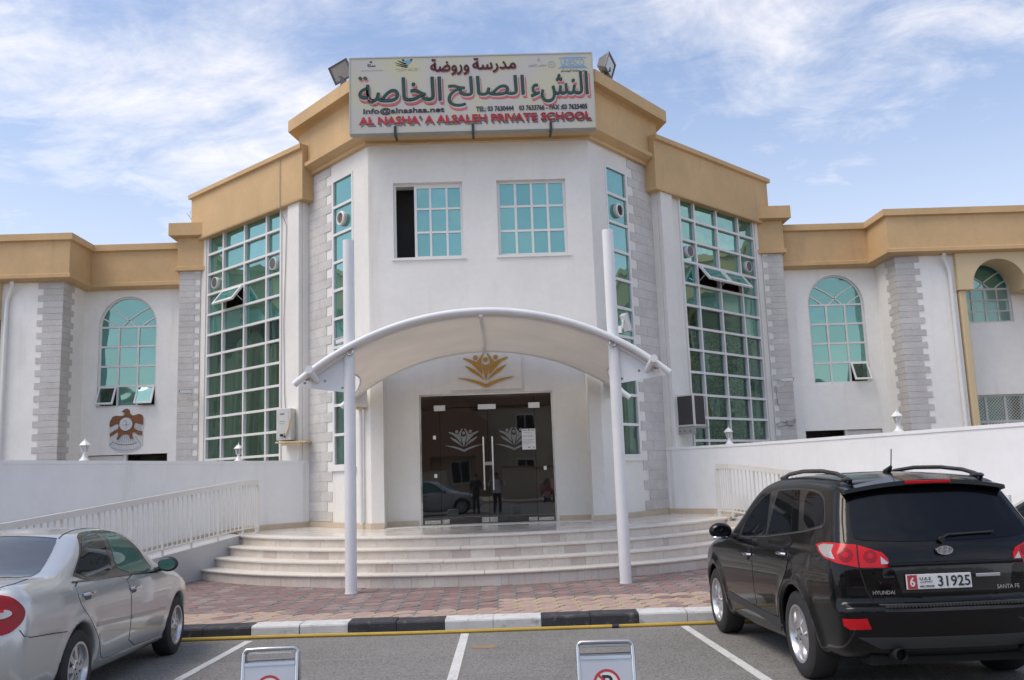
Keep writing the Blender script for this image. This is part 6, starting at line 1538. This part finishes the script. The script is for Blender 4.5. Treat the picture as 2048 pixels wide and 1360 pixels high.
# ---------------- silver car
T, S = TSED, SEDK
GREENG = glass_mat('car_window_glass', (.1, .1, .1), .07, base=(.020, .022, .022), wave=.02, rcol=(.8, .86, .88), wscale=2)
GREENF = glass_mat('green_tinted_car_glass', (.1, .1, .1), .09, base=(.045, .13, .105), wave=.05, rcol=(.75, .9, .85), wscale=2)
GRAYG = glass_mat('car_rear_glass', (.1, .1, .1), .10, base=(.06, .062, .062), wave=.03, rcol=(.9, .92, .95), wscale=2)
SILTRIM = material('silver_trim', (.42, .42, .41), .35, metal=.5, local=True)
def saloon_details(T, S, PAINT):
    for sg in (-1, 1):
        sd_ = S.side(sg)
        fd_ = door_pieces(T, S, sg, 'front_door', round_poly([(2.24, .925), (2.32, .735), (2.33, .50), (2.25, .32), (2.15, .275), (1.225, .30), (1.175, .62), (1.165, .842), (1.065, .985), (1.85, .955)], 1), PAINT)
        rd_ = door_pieces(T, S, sg, 'rear_door', round_poly([(1.205, .30), (1.155, .62), (1.145, .842), (1.045, .985), (.45, 1.005), (-.085, 1.030), (-.05, .87), (.06, .765), (.21, .655), (.42, .47), (.54, .335), (.66, .295)], 1), PAINT)
        S.piece(round_poly([(-.075, 1.033), (.20, 1.20), (.448, 1.374), (.56, 1.405), (.68, 1.422), (1.04, 1.432), (1.32, 1.410), (1.50, 1.345), (1.68, 1.24), (1.82, 1.12), (1.92, .972), (1.0, 1.000)], 1), sd_, .0055, name='window_surround', mat=BLKTRIM, parent=T)
        S.piece(round_poly([(.005, 1.052), (.26, 1.225), (.472, 1.366), (.618, 1.396), (.905, 1.400), (.885, 1.25), (.875, 1.016)], 1), sd_, .008, name='side_glass', mat=GREENG, parent=T)
        S.piece(round_poly([(1.00, 1.400), (1.25, 1.383), (1.426, 1.318), (1.60, 1.225), (1.76, 1.105), (1.84, .985), (.985, 1.014), (.99, 1.25)], 1), sd_, .008, name='side_glass', mat=GREENF, parent=T)
        S.strip([(-.085, 1.026), (.45, 1.003), (1.0, .992), (1.92, .962)], .012, sd_, .009, 'belt_trim', BLKTRIM, T)
        S.strip([(.30, .632), (1.14, .594)], .034, sd_, .012, 'rubbing_strip', SILTRIM, rd_); S.strip([(1.19, .592), (2.24, .558)], .034, sd_, .012, 'rubbing_strip', SILTRIM, fd_)
        S.strip([(.55, .285), (1.4, .262), (2.34, .248)], .02, sd_, .012, 'sill_strip', SILTRIM, T)
        for (x, z), dr_ in (((.12, .908), rd_), ((1.23, .860), fd_)):
            p, n = S.at(sd_, x, z, 0); t_ = Vector((1, 0, 0))
            obj('door_handle', MB().tube([p+t_*-.10+n*.008, p+t_*-.08+n*.036, p+n*.042, p+t_*.08+n*.036, p+t_*.10+n*.008], .014, 8), CHROME if sg < 0 else PAINT, dr_, smooth=True)
            S.piece([(x-.08, z-.012), (x+.08, z-.012), (x+.05, z-.045), (x-.05, z-.045)], sd_, .0068, name='handle_recess', mat=material('recess_shade', (.10, .10, .10), .6) if 'recess_shade' not in MATS else MATS['recess_shade'], parent=dr_)
        m_ = obj('door_mirror', ball((1.99, sg*.985, 1.035), (.07, .105, .075)), PAINT, T, smooth=True)
        obj('mirror_arm', MB().tube([(1.96, sg*.84, .975), (1.99, sg*.94, 1.0)], .028, 8), BLACKP, m_, smooth=True)
        obj('mirror_glass', MB().prism([(sg*.99+.088*math.cos(a*PI/8), 1.035+.058*math.sin(a*PI/8)) for a in range(16)], [], 0, .004, Matrix(((0, 0, -1, 1.925), (1, 0, 0, 0), (0, 1, 0, 0), (0, 0, 0, 1)))), GREENF, m_)
        obj('mirror_shell', ball((1.975, sg*.985, 1.035), (.055, .108, .079)), BLACKP, m_, smooth=True)
        TL = [(-1.02, .45, 1.0), (-.97, .58, 1.018), (-.914, .691, 1.005), (-.902, .755, .971), (-.882, .800, .916), (-.878, .814, .873), (-.897, .809, .816), (-.936, .775, .763), (-.965, .732, .732), (-1.0, .62, .72), (-1.05, .45, .74)]
        cc = (sg, )
        def cp3(P): return [(sg*(-.6*x-.8*y), z) for x, y, z in P]
        tl = S.piece(round_poly(cp3(TL), 1), S.corner(sg), .010, h=.025, name='tail_lamp', mat=TAILR2, parent=T)
        S.piece(round_poly(cp3([(-1.0, .50, .91), (-.951, .663, .908), (-.935, .715, .905), (-.927, .742, .885), (-.93, .740, .865), (-.947, .705, .845), (-.961, .673, .842), (-1.03, .50, .845)]), 1), S.corner(sg), .014, h=.02, name='clear_lens', mat=TAILW, parent=tl)
        S.piece(cp3([(-.97, .60, .912), (-.945, .69, .91), (-.945, .69, .888), (-.97, .60, .888)]), S.corner(sg), .016, h=.02, name='amber_reflector', mat=TAILR, parent=tl)
        S.strip(cp3([(-.922, .799, .755), (-.904, .823, .710), (-.84, .846, .690)])+[(sg*(-.6*-.5-.8*.875), .672), (sg*(-.6*-.30-.8*.895), .655)], .006, S.corner(sg), .004, 'panel_gap', GAP, T)
        S.strip([(.375, sg*.507), (.50, sg*.49), (.80, sg*.47), (1.5, sg*.47)], .010, S.top(), .003, 'roof_seam', GAP, T)
        S.strip(cp3([(-.889, .625, 1.052), (-.95, .60, 1.03), (-.99, .58, 1.0)]), .008, S.corner(sg), .004, 'panel_gap', GAP, T)
        S.strip([(-.92, sg*.60), (-.736, sg*.655), (-.45, sg*.625)], .008, S.top(), .003, 'panel_gap', GAP, T)
        S.piece(round_poly([(sg*.42, .68), (sg*.80, .74), (sg*.80, .62), (sg*.48, .58)], 1), front_proj(), .006, name='headlamp', mat=TAILW, parent=T)
    # rear window laid on from above: (x, y)
    rg = [(.36, .49), (.30, .515), (.136, .553), (-.05, .585), (-.213, .612), (-.33, .600), (-.385, .52), (-.42, .25)]
    S.piece(rg+[(x, -y) for x, y in rg[::-1]], S.top(), .005, name='rear_window', mat=GRAYG, parent=T)
    for k in (0,): S.strip([(.365, .49), (.378, 0), (.365, -.49)], .016, S.top(), .0065, 'window_seal', BLACKP, T)
    S.piece(round_poly([(.66, 1.03), (-.66, 1.03), (-.55, 1.40), (.55, 1.40)], 1), front_proj(), .004, name='windscreen', mat=GREENG, parent=T)
    obj('high_brake_lamp', MB().box(-.40, -.32, -.12, .12, 1.112, 1.15), BLACKP, T, bevel=.01)
WSIL = paint('pearl_white_car_paint', (.62, .62, .61), .1, .3, flake=.02)
saloon_details(TSED, SEDK, SIL)
# third car beyond the black one
def recolour(o, table):
    for c in o.children:
        if c.type == 'MESH' and any(m and m.name in table for m in c.data.materials):
            c.data = c.data.copy()
            for i, m in enumerate(c.data.materials):
                if m and m.name in table: c.data.materials[i] = table[m.name]
        recolour(c, table)
TWH = copy_tree(TSED); TWH.name = 'white_saloon'
recolour(TWH, {SIL.name: WSIL, GREENF.name: CARGLASS, GREENG.name: CARGLASS})
TWH['label'] = 'white saloon car with dark windows at the right edge beyond the black car'; TWH['category'] = 'car'
place_car(TSUV, 3.635, -10.66, math.radians(.9))
place_car(TSED, -4.25, -10.76, math.radians(2.8))
place_car(TWH, 6.45, -10.45, math.radians(-1.0))
# ------------------------------------------------------------------ across the street, seen in the glass and paint
VW = material('villa_cream_render', (.50, .43, .33), .85, var=.08, vscale=.8, stain=.3, sscale=(1, 1, .3)); VB = material('villa_brown_band', (.28, .17, .11), .8, var=.1, vscale=1)
VT = material('villa_sand_wall', (.44, .37, .28), .9, var=.1, vscale=.6)
mb = MB(); mb.box(-70, 70, -37.5, -34.0, -.2, .42)
struct(obj('far_pavement', mb, EDGE))
def villa(x, y, w, d, hgt, label, rows=2):
    t = thing('villa', label, 'house', (x, y, .4))
    L = lambda v: v
    obj('wall', MB().box(-w/2, w/2, -d, 0, 0, hgt), VW, t)
    obj('roof_parapet', MB().sweep([(w/2, -d), (w/2, 0), (-w/2, 0), (-w/2, -d)], [(-.2, hgt-.3), (.15, hgt-.3), (.30, hgt-.1), (.30, hgt+.6), (.18, hgt+.8), (-.2, hgt+.8)]), VB, t)
    obj('porch_gable', MB().prism([(-2.6, 0), (-2.6, hgt-1.2), (-1.4, hgt-.2), (0, hgt+1.3), (1.4, hgt-.2), (2.6, hgt-1.2), (2.6, 0), (1.7, 0), (1.7, 3.0), (-1.7, 3.0), (-1.7, 0)], [], -.1, 1.5, Matrix(((1, 0, 0, w*.1), (0, 0, 1, 0), (0, 1, 0, 0), (0, 0, 0, 1)))), VB, t)
    for r in range(rows):
        for k in range(4):
            cx_ = -w/2+w*(k+.5)/4; cz = 1.8+3.3*r
            f = obj('window', MB().box(cx_-.75, cx_+.75, .0, .09, cz-.8, cz+.9), ALU, t); obj('pane', MB().box(cx_-.66, cx_-.03, .09, .10, cz-.7, cz+.8), CARGLASS, f); obj('pane', MB().box(cx_+.03, cx_+.66, .09, .10, cz-.7, cz+.8), CARGLASS, f)
    obj('garden_door', MB().box(-w*.4-.8, -w*.4+.8, 0, .08, 0, 2.4), VB, t); return t
villa(-5, -48, 20, 12, 6.8, 'cream villa with a brown gabled porch across the street'); villa(19, -50, 18, 12, 6.0, 'cream villa set back behind the trees across the street'); villa(-30, -49, 20, 12, 6.4, 'cream villa at the far left across the street')
for x0, x1, lab in ((-40, -3, 'sand coloured garden wall across the street, left of the gate'), (0.5, 40, 'sand coloured garden wall across the street, right of the gate')):
    t = thing('garden_wall', lab, 'wall', ((x0+x1)/2, -38, .4)); hw = (x1-x0)/2
    obj('wall_body', MB().box(-hw, hw, -.12, .12, -.1, 1.9), VT, t); obj('coping', MB().box(-hw, hw, -.18, .18, 1.9, 2.02), VB, t)
BARK = material('bark', (.13, .09, .06), .9, var=.2, vscale=6, bump=.5, bscale=12)
LEAF = [material('leaf_%s' % n, c, .55, var=.2, vscale=1.5) for n, c in (('dark', (.035, .075, .022)), ('mid', (.06, .115, .032)), ('light', (.10, .16, .045)))]
def tree(x, y, hgt, r, seed, label):
    rr = random.Random(seed); t = thing('tree', label, 'tree', (x, y, .3), group='street trees across the road')
    b = MB(); top = Vector((rr.uniform(-.3, .3), rr.uniform(-.3, .3), hgt*.5)); b.tube([(0, 0, 0), (.05, .05, hgt*.25), top], .2, 9, radii=[.24, .18, .13]); cl = []
    for k in range(9):
        a = rr.uniform(0, 2*PI); el = rr.uniform(.2, 1.3); ln = r*rr.uniform(.6, 1.05); e = top+Vector((math.cos(a)*math.cos(el)*ln, math.sin(a)*math.cos(el)*ln, math.sin(el)*ln*.9-.3)); b.tube([top, top.lerp(e, .5)+Vector((0, 0, .25)), e], .07, 6, radii=[.10, .06, .03]); cl += [(e, rr.uniform(.5, .8)*r*.62), (top.lerp(e, .6), r*.4)]
    obj('trunk', b, BARK, t, smooth=True); c = MB()
    for e, cr in cl:
        for k in range(150):
            d = Vector((rr.gauss(0, 1), rr.gauss(0, 1), rr.gauss(0, .8))); d.normalize(); p = e+d*cr*rr.random()**.4; s_ = rr.uniform(.10, .22); m = Matrix.Translation(p) @ Euler((rr.uniform(0, 6), rr.uniform(0, 6), rr.uniform(0, 6))).to_matrix().to_4x4()
            c.add([m @ Vector(q) for q in ((-s_, 0, 0), (0, -s_*.5, .02), (s_, 0, 0), (0, s_*.5, .02))], [(0, 1, 2, 3)], rr.choice((0, 0, 1, 1, 2)))
    obj('crown', c, LEAF, t, fix=False)
for k, (x, y, h_, r) in enumerate(((7.5, -40.5, 6.5, 2.4), (13, -41, 7.0, 2.7), (24, -40.5, 6.6, 2.5), (-16, -40.6, 6.2, 2.3), (-24, -41, 6.8, 2.6))):
    tree(x, y, h_, r, 40+k, 'leafy street tree across the road, '+('beside the red car', 'in front of the right villa', 'farthest to the right', 'in front of the left villa', 'farthest to the left')[k])
TRF = copy_tree(TSED); TRF.name = 'silver_saloon'; TRF['label'] = 'silver saloon car standing sideways behind the camera, mirrored in the entrance door'; TRF['category'] = 'car'
TRF.location = (-4.1, -20.6, road_z(-20.6)); TRF.rotation_mode = 'XYZ'; TRF.rotation_euler = (0, 0, 0)
RC = material('red_brown_car_paint', (.22, .03, .02), .3, coat=1.0, local=True)
TRD = copy_tree(TSED); TRD.name = 'red_saloon'; TRD['label'] = 'red saloon car parked nose out across the street'; TRD['category'] = 'car'; recolour(TRD, {SIL.name: RC})
TRD.location = (3.6, -33.0, road_z(-33)); TRD.rotation_euler = (0, 0, math.radians(80))

# ------------------------------------------------------------------ people
SKIN = material('skin', (.30, .16, .10), .55, local=True); HAIRM = material('black_hair', (.012, .010, .009), .6, local=True)
def skinned(name, pts, edges, radii, mat, parent, lv=2):
    me = bpy.data.meshes.new(name); me.from_pydata(pts, edges, []); o = bpy.data.objects.new(name, me); COL.objects.link(o)
    o.modifiers.new('skin', 'SKIN').use_smooth_shade = True; sv = me.skin_vertices[0].data
    for i, r in enumerate(radii): sv[i].radius = (r, r) if not isinstance(r, tuple) else r
    sv[0].use_root = True
    m = o.modifiers.new('sub', 'SUBSURF'); m.levels = m.render_levels = lv
    dg = bpy.context.evaluated_depsgraph_get(); dg.update(); nm = bpy.data.meshes.new_from_object(o.evaluated_get(dg)); bpy.data.objects.remove(o)
    nm.materials.clear(); nm.materials.append(mat); nm.polygons.foreach_set('use_smooth', [True]*len(nm.polygons)); r_ = bpy.data.objects.new(name, nm); COL.objects.link(r_); r_.parent = parent; return r_
def person(loc, rz, label, shirt, trousers, raise_arms):
    t = thing('person', label, 'person', loc, rz)
    hip = [(0, 0, .93), (0, -.01, 1.10), (0, -.01, 1.28), (0, 0, 1.42), (0, .005, 1.50), (0, -.02, 1.60), (0, -.02, 1.69)]
    P = hip[:]; E_ = [(i, i+1) for i in range(6)]; R_ = [(.15, .11), (.14, .10), (.165, .11), (.13, .09), .055, (.075, .09), (.07, .085)]
    for s in (-1, 1):
        b = len(P); P += [(s*.09, 0, .86), (s*.10, .01, .48), (s*.105, -.02, .09), (s*.11, .10, .04)]; R_ += [.095, .065, .045, .04]; E_ += [(0, b), (b, b+1), (b+1, b+2), (b+2, b+3)]
        b = len(P); el = (s*.30, .10, 1.22) if raise_arms else (s*.26, -.02, 1.12); ha = (s*.07, .24, 1.56) if raise_arms else (s*.27, .10, .88)
        P += [(s*.19, -.01, 1.40), el, ha]; R_ += [.062, .045, .033]; E_ += [(3, b), (b, b+1), (b+1, b+2)]
        for k in range(4):
            q = Vector(ha)+(Vector((-s*.02, .02+.0*k, .07-.02*k)) if raise_arms else Vector((s*.005, -.02+.02*k, -.085+.006*abs(k-1.5)))); b2 = len(P); P.append(tuple(q)); R_.append(.010); E_.append((b+2, b2))
    body = skinned('body', P, E_, R_, SKIN, t)
    bv = body.data
    # clothing as offset copies of the body surface
    for nme, lo, hi, mt, off in (('shirt', .90, 1.46, shirt, .014), ('trousers', .07, .97, trousers, .012)):
        fs = [p for p in bv.polygons if lo < p.center.z < hi and not (nme == 'trousers' and abs(p.center.x) > .215) and not (nme == 'shirt' and (abs(p.center.x) > .24 and p.center.z < 1.16) or (nme == 'shirt' and p.center.y > .17))]
        ids = {}; vs = []; fl = []
        for p in fs:
            f = []
            for i in p.vertices:
                if i not in ids: v = bv.vertices[i]; ids[i] = len(vs); vs.append(v.co+v.normal*off)
                f.append(ids[i])
            fl.append(f)
        obj(nme, MB().add(vs, fl), mt, t, smooth='all', fix=False)
    obj('hair', ball((0, -.035, 1.685), (.088, .105, .085), 14, 8), HAIRM, t, smooth=True)
    obj('nose', ball((0, .075, 1.625), (.012, .018, .02), 8, 6), SKIN, t, smooth=True)
    for s in (-1, 1): obj('ear', ball((s*.078, -.02, 1.635), (.012, .02, .03), 8, 6), SKIN, t, smooth=True); obj('eye', ball((s*.03, .068, 1.655), (.012, .008, .007), 8, 6), HAIRM, t)
    return t
WSH = material('white_shirt', (.70, .70, .72), .8, local=True); DSH = material('dark_shirt', (.03, .03, .035), .8, local=True); DTR = material('dark_trousers', (.05, .035, .035), .85, local=True); OSH = material('orange_shirt', (.45, .12, .04), .8, local=True)
person((.17, -19.0, road_z(-19)), 0, 'person in a white shirt raising a camera, mirrored in the entrance door', WSH, DTR, True)
person((-.72, -19.1, road_z(-19.1)), math.radians(12), 'person in dark clothes beside the photographer, mirrored in the entrance door', DSH, DTR, False)
person((-1.42, .95, 5.20), math.radians(160), 'person in a white shirt inside the slid open window of the tower', WSH, DTR, False)
person((-6.02, 4.85, 4.85), math.radians(225), 'person in an orange shirt behind the open sash of the left curtain wall', OSH, DTR, False)
